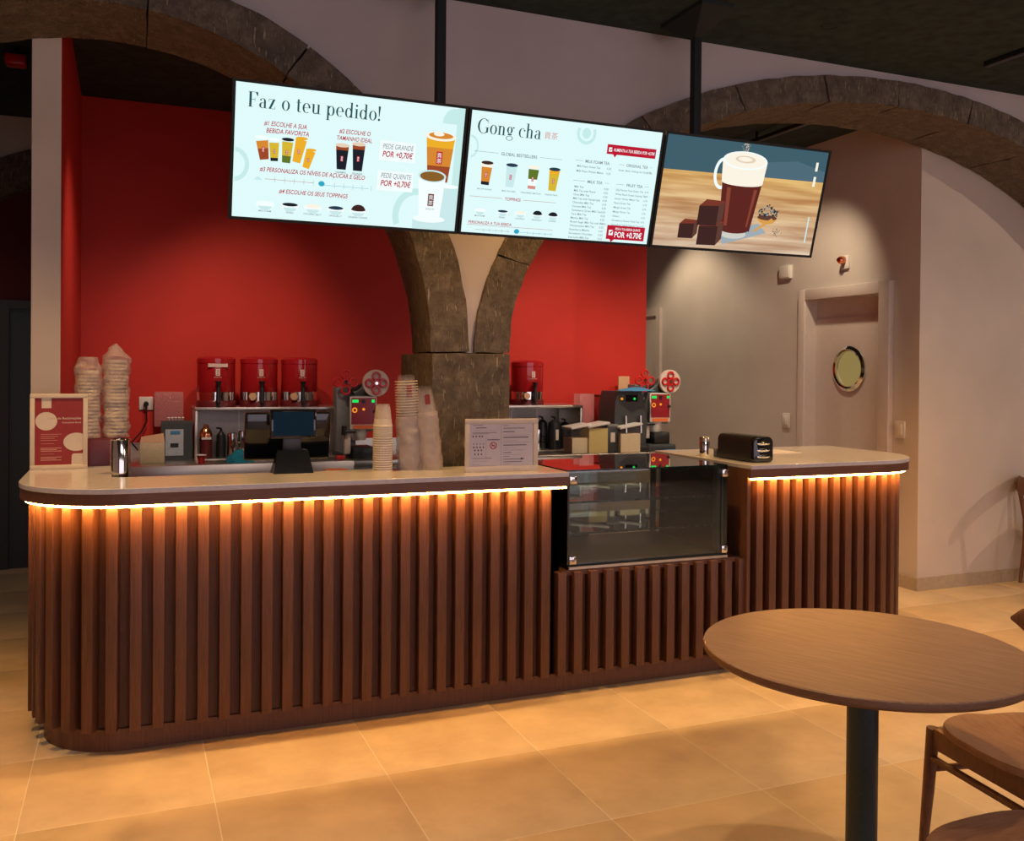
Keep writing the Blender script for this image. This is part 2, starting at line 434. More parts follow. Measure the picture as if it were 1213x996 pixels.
def arch(name, label, cx, cz, a_in0, a_in1, b_in, a_out, b_out, y0, y1, n, seed, angs=None):
    """ring of voussoirs; front and rear intrados may differ a little"""
    t = thing(name, label, 'arch')
    angs = angs or [180*i/n for i in range(n+1)]
    for q, (A0, A1) in enumerate(zip(angs[:-1], angs[1:])):
        g = .05
        def fn(u, v, w):
            a = math.radians(A0+g+(A1-A0-2*g)*u)
            ai = a_in0+(a_in1-a_in0)*w; bi = b_in
            rx = ai+(a_out-ai)*v; rz = bi+(b_out-bi)*v
            return (cx-rx*math.cos(a), y0+(y1-y0)*w, cz+rz*math.sin(a))
        rough_block(fn, 14, 5, 8, .010, seed+q).build('voussoir', M['stone'], t, smooth=60)
    return t
arch('stone_arch', 'dark stone arch at upper left, left of the central pillar', LX, 1.56, 1.425, 1.48, 1.45, 1.62, 1.615, 4.29, 4.80, 7, 3,
     [0, 24, 50, 71, 96, 121, 148, 180])
arch('stone_arch', 'wide stone arch at upper right behind the latte screen', 4.25, 1.56, 2.50, 2.50, 1.51, 2.68, 1.665, 4.29, 4.80, 11, 40,
     [0, 17, 33, 49, 64, 78, 90, 103, 117, 131, 147, 163, 180])
t = thing('stone_pillar', 'central rough stone pillar behind the counter carrying both arches', 'pillar')
rough_block(lambda u, v, w: (1.345+.405*u, 4.275+.54*v, 1.0+.557*w), 14, 14, 18, .009, 5).build('stone_block', M['stone'], t, smooth=60)
rough_block(lambda u, v, w: (1.36+.38*u, 4.285+.52*v, .5+.495*w), 10, 10, 12, .009, 6).build('stone_block', M['stone'], t, smooth=60)
rough_block(lambda u, v, w: (1.36+.38*u, 4.285+.52*v, .0+.495*w), 10, 10, 12, .009, 7).build('stone_block', M['stone'], t, smooth=60)
t = thing('stone_pillar', 'outer stone pillar at the far right end of the arches', 'pillar')
rough_block(lambda u, v, w: (6.75+.4*u, 4.29+.51*v, .0+1.55*w), 8, 8, 12, .009, 8).build('stone_block', M['stone'], t, smooth=60)
t = thing('stone_pillar', 'outer stone pillar at the far left end of the arches', 'pillar')
rough_block(lambda u, v, w: (-1.70+.2*u, 4.29+.51*v, .0+1.55*w), 8, 8, 12, .009, 9).build('stone_block', M['stone'], t, smooth=60)

# partition: white end, red kitchen side
mb = MB(); mb.box(-.412, -.29, 4.80, 6.8, 0, CZ)
mb.m = [1, 2, 0, 0, 0, 0]
o = struct(mb.build('wall_partition', [M['plaster_w'], M['maroon'], M['red']], smooth=0))
struct(B(-.42, 4.01, 6.8, 6.92, 0, CZ).build('wall_red', M['red'], smooth=0))
# wall under the right arch, and the wall with the doors running away from it
struct(B(4.975, 9.1, 4.812, 4.95, 0, CZ).build('wall_front', M['plaster_w'], smooth=0))
DX = 4.975
mb = MB()
mb.box(DX, DX+.12, 4.95, 5.15, 0, CZ); mb.box(DX, DX+.12, 5.15, 5.93, 2.05, CZ); mb.box(DX, DX+.12, 5.93, 8.9, 0, CZ)
struct(mb.build('wall_side', M['plaster_w'], smooth=0))
struct(B(-.42, 5.1, 8.78, 8.9, 0, CZ).build('wall_rear', M['plaster_w'], smooth=0))
struct(B(-3.1, -.42, 7.72, 7.84, 0, CZ).build('wall_rear_left', M['maroon'], smooth=0))
# baseboards
struct(B(4.960, 9.1, 4.797, 4.812, 0, .088).build('baseboard_front', M['base'], smooth=0))
struct(B(4.960, 4.975, 4.8121, 5.06, 0, .088).build('baseboard_side', M['base'], smooth=0))
# rear left: spandrel plaster above a stone arch
mb = MB()
def bx_(x): return .87+math.sqrt(max(0, 2.3**2-(x-.1)**2))
xx = [-3.1, -2.2]+[-2.2+1.78*i/24 for i in range(1, 25)]
for a, b in zip(xx[:-1], xx[1:]):
    za = 0 if a < -2.2 else bx_(a); zb = 0 if b <= -2.2 and a < -2.2 else bx_(b)
    mb.add([(a, 7.56, za), (b, 7.56, zb), (b, 7.56, CZ), (a, 7.56, CZ), (a, 7.72, za), (b, 7.72, zb), (b, 7.72, CZ), (a, 7.72, CZ)], [(0, 1, 2, 3), (0, 4, 5, 1)])
struct(mb.build('wall_rear_arcade', M['plaster_w'], smooth=0))
arch('stone_arch', 'distant stone arch far left, seen past the white partition', .1, .87, 2.05, 2.05, 2.05, 2.3, 2.3, 7.54, 7.72, 5, 77, [0, 18, 36, 54, 77])
# dark glazed door far left
d = struct(bpy.data.objects.new('door_3', None)); C.objects.link(d)
mb = MB(); mb.box(-.86, -.80, 7.66, 7.72, 0, 1.96); mb.box(-.80, -.42, 7.66, 7.72, 1.90, 1.96); mb.build('door_frame', M['charcoal'], d)
B(-.80, -.425, 7.69, 7.715, 0, 1.9).build('door_leaf', plain('dark_door_blue', (.03, .05, .055), .4), d)
B(-3.05, -.42, 7.716, 7.722, 0, 1.95).build('dado_panel', plain('dark_dado', (.02, .014, .014), .6), d)
# shut door with porthole
d = struct(bpy.data.objects.new('door_1', None)); C.objects.link(d)
mb = MB()
mb.bbox(DX-.045, DX+.02, 5.045, 5.15, 0, 2.135, b=.006); mb.bbox(DX-.045, DX+.02, 5.93, 6.01, 0, 2.135, b=.006); mb.bbox(DX-.045, DX+.02, 5.15, 5.93, 2.05, 2.135, b=.006)
mb.build('door_frame', M['door'], d)
mb = MB(); mb.box(DX-.035, DX+.12, 5.142, 5.152, 0, 2.05); mb.box(DX-.035, DX+.12, 5.928, 5.938, 0, 2.05); mb.box(DX+.02, DX+.12, 5.15, 5.93, 2.045, 2.055)
mb.build('door_jamb', M['door'], d)
# leaf with a round hole
def leaf():
    mb = MB(); cy, cz, r = 5.555, 1.512, .14; n = 40; X0, X1 = DX+.07, DX+.112
    ring = [(cy+r*math.cos(2*PI*i/n), cz+r*math.sin(2*PI*i/n)) for i in range(n)]
    y0, y1, z0, z1 = 5.15, 5.93, .005, 1.905
    def edge(i):
        g = 2*PI*i/n; c, s_ = math.cos(g), math.sin(g)
        ts = []
        if c > 1e-6: ts.append((y1-cy)/c)
        if c < -1e-6: ts.append((y0-cy)/c)
        if s_ > 1e-6: ts.append((z1-cz)/s_)
        if s_ < -1e-6: ts.append((z0-cz)/s_)
        k = min(ts); return (cy+c*k, cz+s_*k)
    out = [edge(i) for i in range(n)]
    for X in (X0, X1):
        mb.add([(X, *p) for p in ring]+[(X, *p) for p in out], [(i, (i+1) % n, n+(i+1) % n, n+i) for i in range(n)])
        # corners
        for cyy, czz in ((y0, z0), (y0, z1), (y1, z0), (y1, z1)):
            pr = sorted(range(n), key=lambda i: (out[i][0]-cyy)**2+(out[i][1]-czz)**2)[:1]
            i = pr[0]
            for j in ((i+1) % n, (i-1) % n):
                mb.add([(X, *out[i]), (X, *out[j]), (X, cyy, czz)], [(0, 1, 2)])
    mb.add([(X0, *p) for p in ring]+[(X1, *p) for p in ring], [(i, (i+1) % n, n+(i+1) % n, n+i) for i in range(n)])
    return mb
leaf().build('door_leaf', M['door'], d, smooth=0)
B(DX+.080, DX+.105, 5.15, 5.93, 1.90, 2.05).build('transom_panel', M['door'], d)
B(DX+.113, DX+.12, 5.14, 5.94, 0, 2.06).build('door_light_block', M['door'], d)  # unseen panel added behind the leaf to stop light leaking through
MB().lathe([(.135, 0), (.135, -.018), (.15, -.026), (.172, -.012), (.172, 0)], (DX+.07, 5.555, 1.512), 40, 'x', cap=False).build('porthole_ring', M['chrome'], d)
MB().lathe([(.14, 0), (.14, .006)], (DX+.088, 5.555, 1.512), 40, 'x').build('porthole_glass', M['port'], d)
# second door, deep in the passage
d = struct(bpy.data.objects.new('door_2', None)); C.objects.link(d)
mb = MB(); mb.box(DX-.03, DX, 8.12, 8.20, 0, 2.13); mb.box(DX-.03, DX, 8.20, 8.75, 2.05, 2.13); mb.build('door_frame', M['door'], d)
B(DX-.008, DX, 8.215, 8.75, 0, 2.05).build('door_leaf', M['door'], d)
B(DX-.012, DX, 8.20, 8.215, 0, 2.05).build('door_gap', M['black'], d)
# wall fittings
def wall_plate(y, z, label):
    t = thing('light_switch', label, 'switch', (DX, y, z))
    BB(-.014, 0, -.045, .045, -.06, .06, b=.01).build('switch_plate', M['white'], t); BB(-.02, -.01, -.026, .026, -.038, .038, b=.006).build('rocker', M['white'], t)
wall_plate(6.185, 1.09, 'white switch plate on the wall left of the porthole door')
wall_plate(4.97, 1.09, 'white switch plate right of the porthole door by the wall corner')
t = thing('junction_box', 'square white cover box high on the wall below the latte screen', 'box', (DX, 6.2, 2.30))
BB(-.03, 0, -.07, .07, -.055, .055, b=.004).build('box_body', M['white'], t); BB(-.036, -.028, -.062, .062, -.047, .047, b=.003).build('cover', M['white'], t)
t = thing('wall_sensor', 'small wall sensor with copper dome above the porthole door', 'sensor', (DX, 5.52, 2.31))
BB(-.02, 0, -.035, .035, -.05, .05, b=.006).build('sensor_plate', M['white'], t)
MB().lathe([(.001, -.05), (.02, -.046), (.03, -.03), (.03, 0)], (-.02, .01, .015), 16, 'x').build('sensor_dome', M['copper'], t)
t = thing('alarm_sounder', 'red alarm sounder hanging from the dark ceiling at far left', 'alarm', (-.59, 5.95, 3.2))
BB(-.055, .055, -.05, .05, -.03, .03, b=.012).build('alarm_body', M['redpl'], t); MB().tube((0, 0, .03), (0, 0, .07), .012).build('ceiling_mount', M['black'], t)
# tracks on ceilings
def track(x, y0, y1, z, label):
    t = thing('ceiling_track', label, 'light track', (x, y0, z))
    BB(-.02, .02, 0, y1-y0, -.03, .0, b=.004).build('track_rail', M['black'], t)
    mb = MB(); mb.tube((0, (y1-y0)*.45, 0), (0, (y1-y0)*.45, CZ-z), .008); mb.build('hanger', M['black'], t)
    return t
track(4.55, 2.6, 3.94, CZ-.001, 'black light track on the dark ceiling at the upper right corner')
track(4.32, 5.05, 6.6, 3.22, 'black light track seen through the wide right arch')
for x, wh in zip(DOWN, ('leftmost, beyond the rounded counter end', 'above the left menu screen', 'between the two ceiling poles', 'right of the right ceiling pole', 'rightmost, near the light track')):
    t = thing('downlight', 'small recessed black ceiling downlight, '+wh, 'downlight', (x, 3.86, CZ), group='recessed downlights above the counter')
    MB().lathe([(.035, -.003), (.042, -.003), (.042, .0)], n=20, cap=False).build('trim_ring', M['ceil'], t)

# ------------------------------------------------------------------ COUNTER
ST, SB, FB = 1.02, .999, .955          # stone top, stone underside, fascia underside
YF, YS, YB = 3.78, 3.83, 3.885
def outline_left(r, yfront, yback, xr, n=18):
    cx, cy = .01, 4.19
    p = [(xr, yfront)]
    p += arcpts(cx, cy, cy-yfront, 270, 180, n)
    p += [(cx-(cy-yfront), yback)]
    return p
def outline_right(yfront, yback, xl, n=18):
    cx, cy = 3.68, 4.19; r = cy-yfront
    return [(xl, yfront)]+arcpts(cx, cy, r, 270, 360, n)+[(cx+r, yback)]
def band(outer, inner, z0, z1):
    """strip between two polylines with the same number of points"""
    n = len(outer); mb = MB()
    vs = [(p[0], p[1], z) for z in (z0, z1) for p in outer]+[(p[0], p[1], z) for z in (z0, z1) for p in inner]
    fs = []
    for i in range(n-1):
        fs += [(i, i+1, n+i+1, n+i), (2*n+i, 3*n+i, 3*n+i+1, 2*n+i+1), (i, 2*n+i, 2*n+i+1, i+1), (n+i, n+i+1, 3*n+i+1, 3*n+i)]
    fs += [(0, n, 3*n, 2*n), (n-1, 3*n-1, 4*n-1, 2*n-1)]
    mb.add(vs, fs); return mb

cl = thing('bar_counter', 'long slatted walnut bar counter with rounded left end and lit underside', 'counter')
cr = thing('bar_counter', 'shorter slatted walnut counter right of the glass case with rounded right end', 'counter')
cm = thing('display_plinth', 'low slatted walnut plinth below the glass display case', 'plinth')
# stone tops (as two parts on the left: the front run and its arm)
pts = [(1.84, YF)]+arcpts(.01, 4.19, .41, 270, 180, 18)+[(-.40, 4.69), (-.06, 4.69), (-.06, 4.25)]+arcpts(-.02, 4.22, .04, 180, 270, 4)+[(1.84, 4.18)]
def slab(pts, mat, name, par):
    mb = MB(); mb.prism(pts, SB, ST)
    o = mb.build(name, mat, par, smooth=25)
    bv = o.modifiers.new('bevel', 'BEVEL'); bv.width = .0025; bv.segments = 2; bv.limit_method = 'ANGLE'
    return o
slab(pts, M['stonetop'], 'countertop', cl)
pts = [(2.83, YF)]+arcpts(3.68, 4.19, .41, 270, 360, 18)+[(4.09, 4.69), (2.83, 4.69)]
slab(pts, M['stonetop'], 'countertop', cr)
# fascias
o_ = outline_left(0, YF+.004, 4.69, 1.84); i_ = outline_left(0, YF+.024, 4.69, 1.84)
band(o_[1:], i_[1:], FB, SB-.0005).build('fascia', M['slat'], cl)
B(.006, 1.84, YF+.0042, YF+.024, FB, SB-.0005).build('fascia', M['slat_h'], cl)
o_ = outline_right(YF+.004, 4.69, 2.83); i_ = outline_right(YF+.024, 4.69, 2.83)
band(o_[1:], i_[1:], FB, SB-.0005).build('fascia', M['slat'], cr)
B(2.83, 3.684, YF+.0042, YF+.024, FB, SB-.0005).build('fascia', M['slat_h'], cr)
# led strips under the fascia
band(outline_left(0, YF+.020, 4.6, 1.835), outline_left(0, YF+.027, 4.6, 1.835), FB-.010, FB-.003).build('led_strip', M['led'], cl, smooth=0, label='glowing warm light strip')
band(outline_right(YF+.020, 4.6, 2.845), outline_right(YF+.027, 4.6, 2.845), FB-.010, FB-.003).build('led_strip', M['led'], cr, smooth=0, label='glowing warm light strip')
def bulge(par, pts):
    for (x, y) in pts:
        MB().lathe([(.0005, -.006), (.0045, -.003), (.0045, .003), (.0005, .006)], (x, y, FB-.004), 8).build('led_dot', M['led'], par)
bulge(cl, [(.01+.385*math.cos(math.radians(a)), 4.19+.390*math.sin(math.radians(a))) for a in (265, 252, 240, 228, 216)])
# backing panels and plinths (closed bodies)
def body(outl, y0, yb, z0, z1, mat, name, par, inner):
    o2 = outl(0, y0, yb, 1.84) if par is cl else outl(y0, yb, 2.85)
    i2 = outl(0, inner, yb, 1.84) if par is cl else outl(inner, yb, 2.85)
    band(o2, i2, z0, z1).build(name, mat, par, smooth=30)
for par, ou in ((cl, outline_left), (cr, outline_right)):
    body(ou, YB, 4.66, .085, SB-.002, M['backing'], 'backing_panel', par, YB+.03)
    body(ou, YB-.012, 4.66, 0, .085, M['slat'], 'plinth_board', par, YB+.03)
B(1.80, 1.84, YB, 4.2, 0, SB-.002).build('end_panel', M['slat'], cl)
B(2.83, 2.85, YF+.03, 4.66, .0, SB-.002).build('end_panel', M['slat'], cr)
# inner worktop of the left counter
B(-.05, 1.30, 4.2, 4.62, .82, .86).build('inner_worktop', M['steel'], cl)
B(-.05, 1.30, 4.6, 4.62, 0, .82).build('inner_panel', M['backing'], cl)
B(-.36, -.06, 4.64, 4.66, 0, .99).build('inner_panel', M['backing'], cl)
# slats
sm = BB(-.0205, .0205, -.029, .029, .085, FB-.012, b=.002).mesh('slat', M['slat'])
sl = BB(-.0205, .0205, -.029, .029, .085, .553, b=.002).mesh('slat', M['slat'])
def slat(par, me, x, y, rz=0):
    o = bpy.data.objects.new('slat', me); C.objects.link(o); o.parent = par; o.location = (x, y, 0); o.rotation_euler = (0, 0, rz)
for k in range(22): slat(cl, sm, .032+.0818*k, YS+.029)
for k in range(13): slat(cm, sl, 1.834+.0822*k, YS+.029)
for k in range(10): slat(cr, sm, 2.923+.0805*k, YS+.029)
R_ = 4.19-(YS+.029)
for k in range(6):
    a = 259.8-k*14.2; slat(cl, sm, .01+R_*math.cos(math.radians(a)), 4.19+R_*math.sin(math.radians(a)), math.radians(a+90))
for k in range(6):
    a = 277.8+k*13.6; slat(cr, sm, 3.68+R_*math.cos(math.radians(a)), 4.19+R_*math.sin(math.radians(a)), math.radians(a+90))
for k in range(6):
    slat(cl, sm, -.007-R_, 4.225+.0818*k, PI/2); slat(cr, sm, 3.68+R_, 4.225+.0818*k, PI/2)
B(1.84, 2.83, YB, YB+.03, .085, .545).build('backing_panel', M['backing'], cm)
B(1.84, 2.83, YB-.012, YB+.03, 0, .085).build('plinth_board', M['slat'], cm)
B(1.842, 2.828, YS+.03, 4.66, .535, .558).build('top_board', M['slat_h'], cm)
# ------------------------------------------------------------------ DISPLAY CASE
t = thing('display_case', 'glass display case with two glass shelves in the counter', 'display case', (1.88, 3.87, .56))
W_, D_, H_ = .87, .66, .452
BB(0, W_+.0, .0, D_, .0, .02, b=.003).build('base_frame', M['blackmetal'], t)
BB(.02, W_-.02, .02, D_-.02, .02, .03).build('base_tray', M['charcoal'], t)
B(-.002, W_-.03, .0, .006, .022, H_).build('front_glass', M['glass'], t)
B(W_-.03, W_+.004, .0, .006, .0, H_).build('front_glass', M['glass'], t)
B(-.006, .0, .0, D_, .022, H_).build('side_glass', M['glass'], t)
B(W_-.006, W_, .0, D_, .022, H_).build('side_glass', M['glass'], t)
B(-.012, W_+.0, -.004, D_+.02, H_, H_+.007).build('top_glass', M['glass_top'], t)
B(-.012, W_+.0, -.0055, -.004, H_, H_+.007).build('glass_edge', M['glass_edge'], t)
B(-.0135, -.012, -.005, D_+.02, H_, H_+.007).build('glass_edge', M['glass_edge'], t)
for z in (.155, .30):
    s_ = B(.002, W_-.045, .03, D_-.06, z, z+.006).build('glass_shelf', M['glass'], t)
    B(.002, W_-.045, .026, .03, z-.001, z+.009).build('glass_edge', M['glass_edge'], s_)
    B(-.0005, .002, .03, D_-.06, z-.001, z+.009).build('glass_edge', M['glass_edge'], s_)
BB(W_-.05, W_-.012, .01, .045, .02, H_-.004).build('post', M['blackmetal'], t)
BB(.0, .010, .006, .016, .02, H_-.004).build('post', M['blackmetal'], t)
BB(.0, .02, D_-.03, D_-.01, .02, H_-.004).build('post', M['blackmetal'], t)
BB(W_-.05, W_-.02, D_-.03, D_-.01, .02, H_-.004).build('post', M['blackmetal'], t)
B(.02, W_*.5, D_-.022, D_-.018, .03, H_-.01).build('rear_sliding_glass', M['glass'], t)
B(W_*.5-.03, W_-.05, D_-.014, D_-.010, .03, H_-.01).build('rear_sliding_glass', M['glass'], t)
for x, z in ((.022, H_-.04), (.022, .04), (W_-.012, H_-.035), (W_-.012, .04)):
    c_ = BB(x-.018, x+.018, -.008, .01, z-.018, z+.018, b=.003).build('corner_clamp', M['chrome'], t)
    MB().lathe([(.0065, -.013), (.0065, -.007)], (x, 0, z), 12, 'y').build('screw', M['dsteel'], c_)
mb = MB()
for k in range(4): mb.box(.09+.09*k, .094+.09*k, D_-.04, D_-.034, .07, .12)
mb.build('vent_slot', M['black'], t)
BB(.03, .42, D_-.05, D_-.034, .03, .15).build('rear_panel', M['charcoal'], t)
MB().box(0, W_, -.012, -.002, .0, .012).build('bottom_rail', M['steel'], t)

# ------------------------------------------------------------------ SCREENS
# lettering built as meshes
_tc = {}
def textmesh(s, shear=0, off=0):
    k = (s, shear, off)
    if k in _tc: return _tc[k]
    cu = bpy.data.curves.new('t', 'FONT'); cu.body = s; cu.size = 1; cu.shear = shear; cu.offset = off; cu.resolution_u = 3
    o = bpy.data.objects.new('t', cu); C.objects.link(o)
    dg = bpy.context.evaluated_depsgraph_get(); ev = o.evaluated_get(dg); me = ev.to_mesh()
    vs = [(v.co.x, v.co.y) for v in me.vertices]; fs = [list(p.vertices) for p in me.polygons]
    ev.to_mesh_clear(); bpy.data.objects.remove(o); bpy.data.curves.remove(cu)
    _tc[k] = (vs, fs); return _tc[k]
class Canvas:
    """flat print on a panel; local x right, z up, y towards the back; each layer 0.2 mm proud"""
    def __init__(s, par, W, H, y, mats, step=.00003):
        s.par = par; s.W = W; s.H = H; s.y = y; s.step = step; s.n = 0; s.mats = mats; s.mb = None
    def begin(s, name): s.mb = MB(); s.names = name; s.used = []; return s
    def _m(s, k):
        if k not in s.used: s.used.append(k)
        s.mb.cur = s.used.index(k); s.n += 1; return s.y-s.step*(1+s.n)
    def end(s, label=None):
        s.mb.build(s.names, [s.mats[k] for k in s.used], s.par, smooth=0, label=label)
    def poly(s, pts, k):
        y = s._m(k); s.mb.add([(x, y, z) for x, z in pts], [list(range(len(pts)))])
    def rect(s, x0, z0, x1, z1, k): s.poly([(x0, z0), (x1, z0), (x1, z1), (x0, z1)], k)
    def ell(s, cx, cz, rx, rz, k, a0=0, a1=360, n=24):
        p = [(cx+rx*math.cos(math.radians(a0+(a1-a0)*i/n)), cz+rz*math.sin(math.radians(a0+(a1-a0)*i/n))) for i in range(n+(a1-a0 < 360))]
        s.poly(p, k)
    def ann(s, cx, cz, rx, rz, qx, qz, k, a0=0, a1=360, n=36, dx=0):
        y = s._m(k); vs = []; fs = []
        for i in range(n+1):
            g = math.radians(a0+(a1-a0)*i/n)
            vs += [(cx+rx*math.cos(g), y, cz+rz*math.sin(g)), (cx+dx+qx*math.cos(g), y, cz+qz*math.sin(g))]
        fs = [(2*i, 2*i+2, 2*i+3, 2*i+1) for i in range(n)]
        s.mb.add(vs, fs)
    def text(s, st, x, z, size, k, shear=0, off=0, align='l', w=None):
        vs, fs = textmesh(st, shear, off)
        if not vs: return
        x0 = min(v[0] for v in vs); x1 = max(v[0] for v in vs)
        sx = size if w is None else w/(x1-x0)
        ox = x-(x0*sx if align == 'l' else (x0+x1)/2*sx if align == 'c' else x1*sx)
        y = s._m(k); s.mb.add([(ox+v[0]*sx, y, z+v[1]*size) for v in vs], fs)
# high-contrast serif letters drawn from bars, bowls and hairlines (unit = x-height 1, stem .22)
def serif(cv, st, x, z, s, k):
    T = .20; h = .045; cap = 1.55
    def rect(a, b, c, d): cv.rect(x+a*s, z+b*s, x+c*s, z+d*s, k)
    def bowl(cx, cz, rx, rz, a0=0, a1=360, t=T): cv.ann(x+cx*s, z+cz*s, rx*s, rz*s, (rx-t)*s, (rz-h)*s, k, a0, a1)
    def stem(a, b, c, foot=True, head=True):
        rect(a, b, a+T, c)
        if foot: rect(a-.12, b, a+T+.12, b+h)
        if head: rect(a-.14, c-h, a+.02, c)
    for ch in st:
        w = 0; cv.begin('letter')
        if ch == 'F':
            rect(.12, 0, .12+T+.04, cap); rect(0, 0, .5, h); rect(0, cap-h, 1.0, cap); cv.poly([(x+.93*s, z+(cap-.4)*s), (x+1.0*s, z+(cap-.4)*s), (x+1.0*s, z+cap*s), (x+.72*s, z+cap*s)], k)
            rect(.3, .76, .72, .76+h); rect(.68, .60, .72, .96); w = 1.1
        elif ch == 'a':
            stem(.52, 0, .72, False, False); bowl(.36, .27, .32, .29, 90, 300); rect(.36, .51, .6, .56)
            cv.ann(x+.42*s, z+.70*s, .30*s, .30*s, .10*s, .26*s, k, 0, 110); cv.ell(x+.2*s, z+.82*s, .09*s, .09*s, k); cv.ann(x+.42*s, z+.70*s, .30*s, .30*s, .26*s, .26*s, k, 105, 160)
            rect(.70, 0, .86, h); w = .95
        elif ch == 'z':
            rect(.06, 0, .74, h); rect(.06, 1-h, .74, 1); cv.poly([(x+.06*s, z), (x+.30*s, z), (x+.74*s, z+s), (x+.50*s, z+s)], k)
            rect(.70, 0, .74, .3); rect(.06, .72, .10, 1); w = .88
        elif ch == 'o': bowl(.44, .5, .42, .52); w = .98
        elif ch == 'c':
            bowl(.46, .5, .42, .52, 55, 300); cv.ell(x+.72*s, z+.78*s, .10*s, .10*s, k); w = .92
        elif ch == 'e':
            bowl(.44, .5, .42, .52, 0, 305); rect(.2, .5, .85, .5+h); w = .96
        elif ch == 't':
            rect(.16, .12, .16+T, 1.3); rect(0, 1-h, .56, 1); cv.ann(x+.40*s, z+.16*s, .24*s, .18*s, .05*s, .13*s, k, 180, 320); w = .68
        elif ch == 'u':
            stem(.12, .2, 1, False); cv.ann(x+.42*s, z+.25*s, .30*s, .27*s, .12*s, .2*s, k, 180, 330); stem(.66, 0, 1, False); rect(.8, 0, .98, h); w = 1.08
        elif ch == 'n':
            stem(.10, 0, 1); cv.ann(x+.46*s, z+.72*s, .34*s, .29*s, .14*s, .24*s, k, 0, 165); stem(.60, 0, .74, True, False); w = 1.04
        elif ch == 'h':
            stem(.10, 0, cap+.05); cv.ann(x+.46*s, z+.72*s, .34*s, .29*s, .14*s, .24*s, k, 0, 165); stem(.60, 0, .74, True, False); w = 1.04
        elif ch == 'i':
            stem(.12, 0, 1); cv.ell(x+(.12+T/2)*s, z+1.34*s, .12*s, .12*s, k); w = .52
        elif ch == 'p':
            stem(.10, -.5, 1); rect(-.02, -.5, .42, -.5+h); bowl(.52, .5, .38, .52, -150, 150); w = 1.04
        elif ch == 'd':
            bowl(.42, .5, .38, .52, 30, 330); stem(.64, 0, cap+.05, False); rect(.82, 0, .96, h); w = 1.08
        elif ch == 'g':
            bowl(.40, .64, .34, .38); cv.ann(x+.42*s, z-.24*s, .42*s, .26*s, .34*s, .21*s, k); rect(.18, .08, .66, .24); cv.ell(x+.86*s, z+.94*s, .09*s, .09*s, k); rect(.64, .94, .84, .98); w = .96
        elif ch == 'G':
            cv.ann(x+.74*s, z+.78*s, .70*s, .82*s, .48*s, .77*s, k, 45, 320); rect(1.08, .1, 1.30, .64); rect(.92, .62, 1.42, .62+h); rect(1.24, 1.1, 1.28, 1.56); w = 1.5
        elif ch == '!':
            cv.poly([(x+.14*s, z+.42*s), (x+.20*s, z+.42*s), (x+.30*s, z+cap*s), (x+.04*s, z+cap*s)], k); cv.ell(x+.17*s, z+.12*s, .13*s, .13*s, k); w = .4
        else: w = .52
        if cv.mb.v: cv.end()
        x += w*s
    return x
def logo(cv, cx, cz, w, k='redb', k2='white'):
    cv.rect(cx-w/2, cz-w, cx+w/2, cz+w, k)
    cv.text('貢', cx, cz+w*.10, w*.85, k2, align='c'); cv.text('茶', cx, cz-w*.80, w*.85, k2, align='c')
def cup(cv, cx, z0, w, h, layers, tilt=0, lid='white', lg=True):
    """tapered cup with liquid layers listed bottom-up [(fraction, key)]"""
    def p(u, t):      # u -1..1, t 0..1
        ww = w/2*(.70+.30*t); X = u*ww; Z = t*h
        return (cx+X*math.cos(tilt)-Z*math.sin(tilt), z0+X*math.sin(tilt)+Z*math.cos(tilt))
    b = 0
    for fr, k in layers:
        cv.poly([p(-1, b), p(1, b), p(1, fr), p(-1, fr)], k); b = fr
    c = p(0, 1)
    cv.ell(c[0], c[1], w*.54, w*.15, lid)
    if lg: c = p(0, .45); logo(cv, c[0], c[1], w*.20)
def bowlpic(cv, cx, cz, w, k, dome=.22):
    cv.ell(cx, cz, w/2, w*.42, 'white', 180, 360); cv.ell(cx, cz-w*.05, w*.42, w*.36, 'wht2', 200, 340); cv.ell(cx, cz, w/2, w*.10, 'white'); cv.ell(cx, cz+.01*w, w*.44, w*.10, k)
    if dome: cv.ell(cx, cz, w*.40, w*dome, k, 0, 180)
def lines(cv, x0, z, x1, k, t=.0012): cv.rect(x0, z, x1, z+t, k)

SW, SH = .893, .502
tilt = math.atan2(.133, .484)
def screen(i, label):
    x0 = .342+i*.898
    t = thing('menu_screen', label, 'screen', (x0, 3.602, 2.028), 0, None)
    t.rotation_euler = (tilt, 0, 0)
    BB(0, SW, .003, .035, 0, SH, b=.003).build('bezel', M['blackmetal'], t)
    mb = MB(); b = .011
    mb.box(0, SW, -.002, .004, 0, b); mb.box(0, SW, -.002, .004, SH-b, SH); mb.box(0, b, -.002, .004, b, SH-b); mb.box(SW-b, SW, -.002, .004, b, SH-b)
    mb.build('bezel_rim', M['blackmetal'], t)
    BB(.12, SW-.12, .035, .07, .08, SH-.08).build('rear_housing', M['black'], t)
    return t, Canvas(t, SW, SH, .0026, EM)
# --- screen 1
t, cv = screen(0, 'leftmost menu screen reading Faz o teu pedido')
Wd = SW; b = .011
def PX(u): return SW*u
def PZ(v): return SH*(1-v)
cv.begin('display_panel'); cv.rect(b, b, SW-b, SH-b, 'bg'); cv.end()
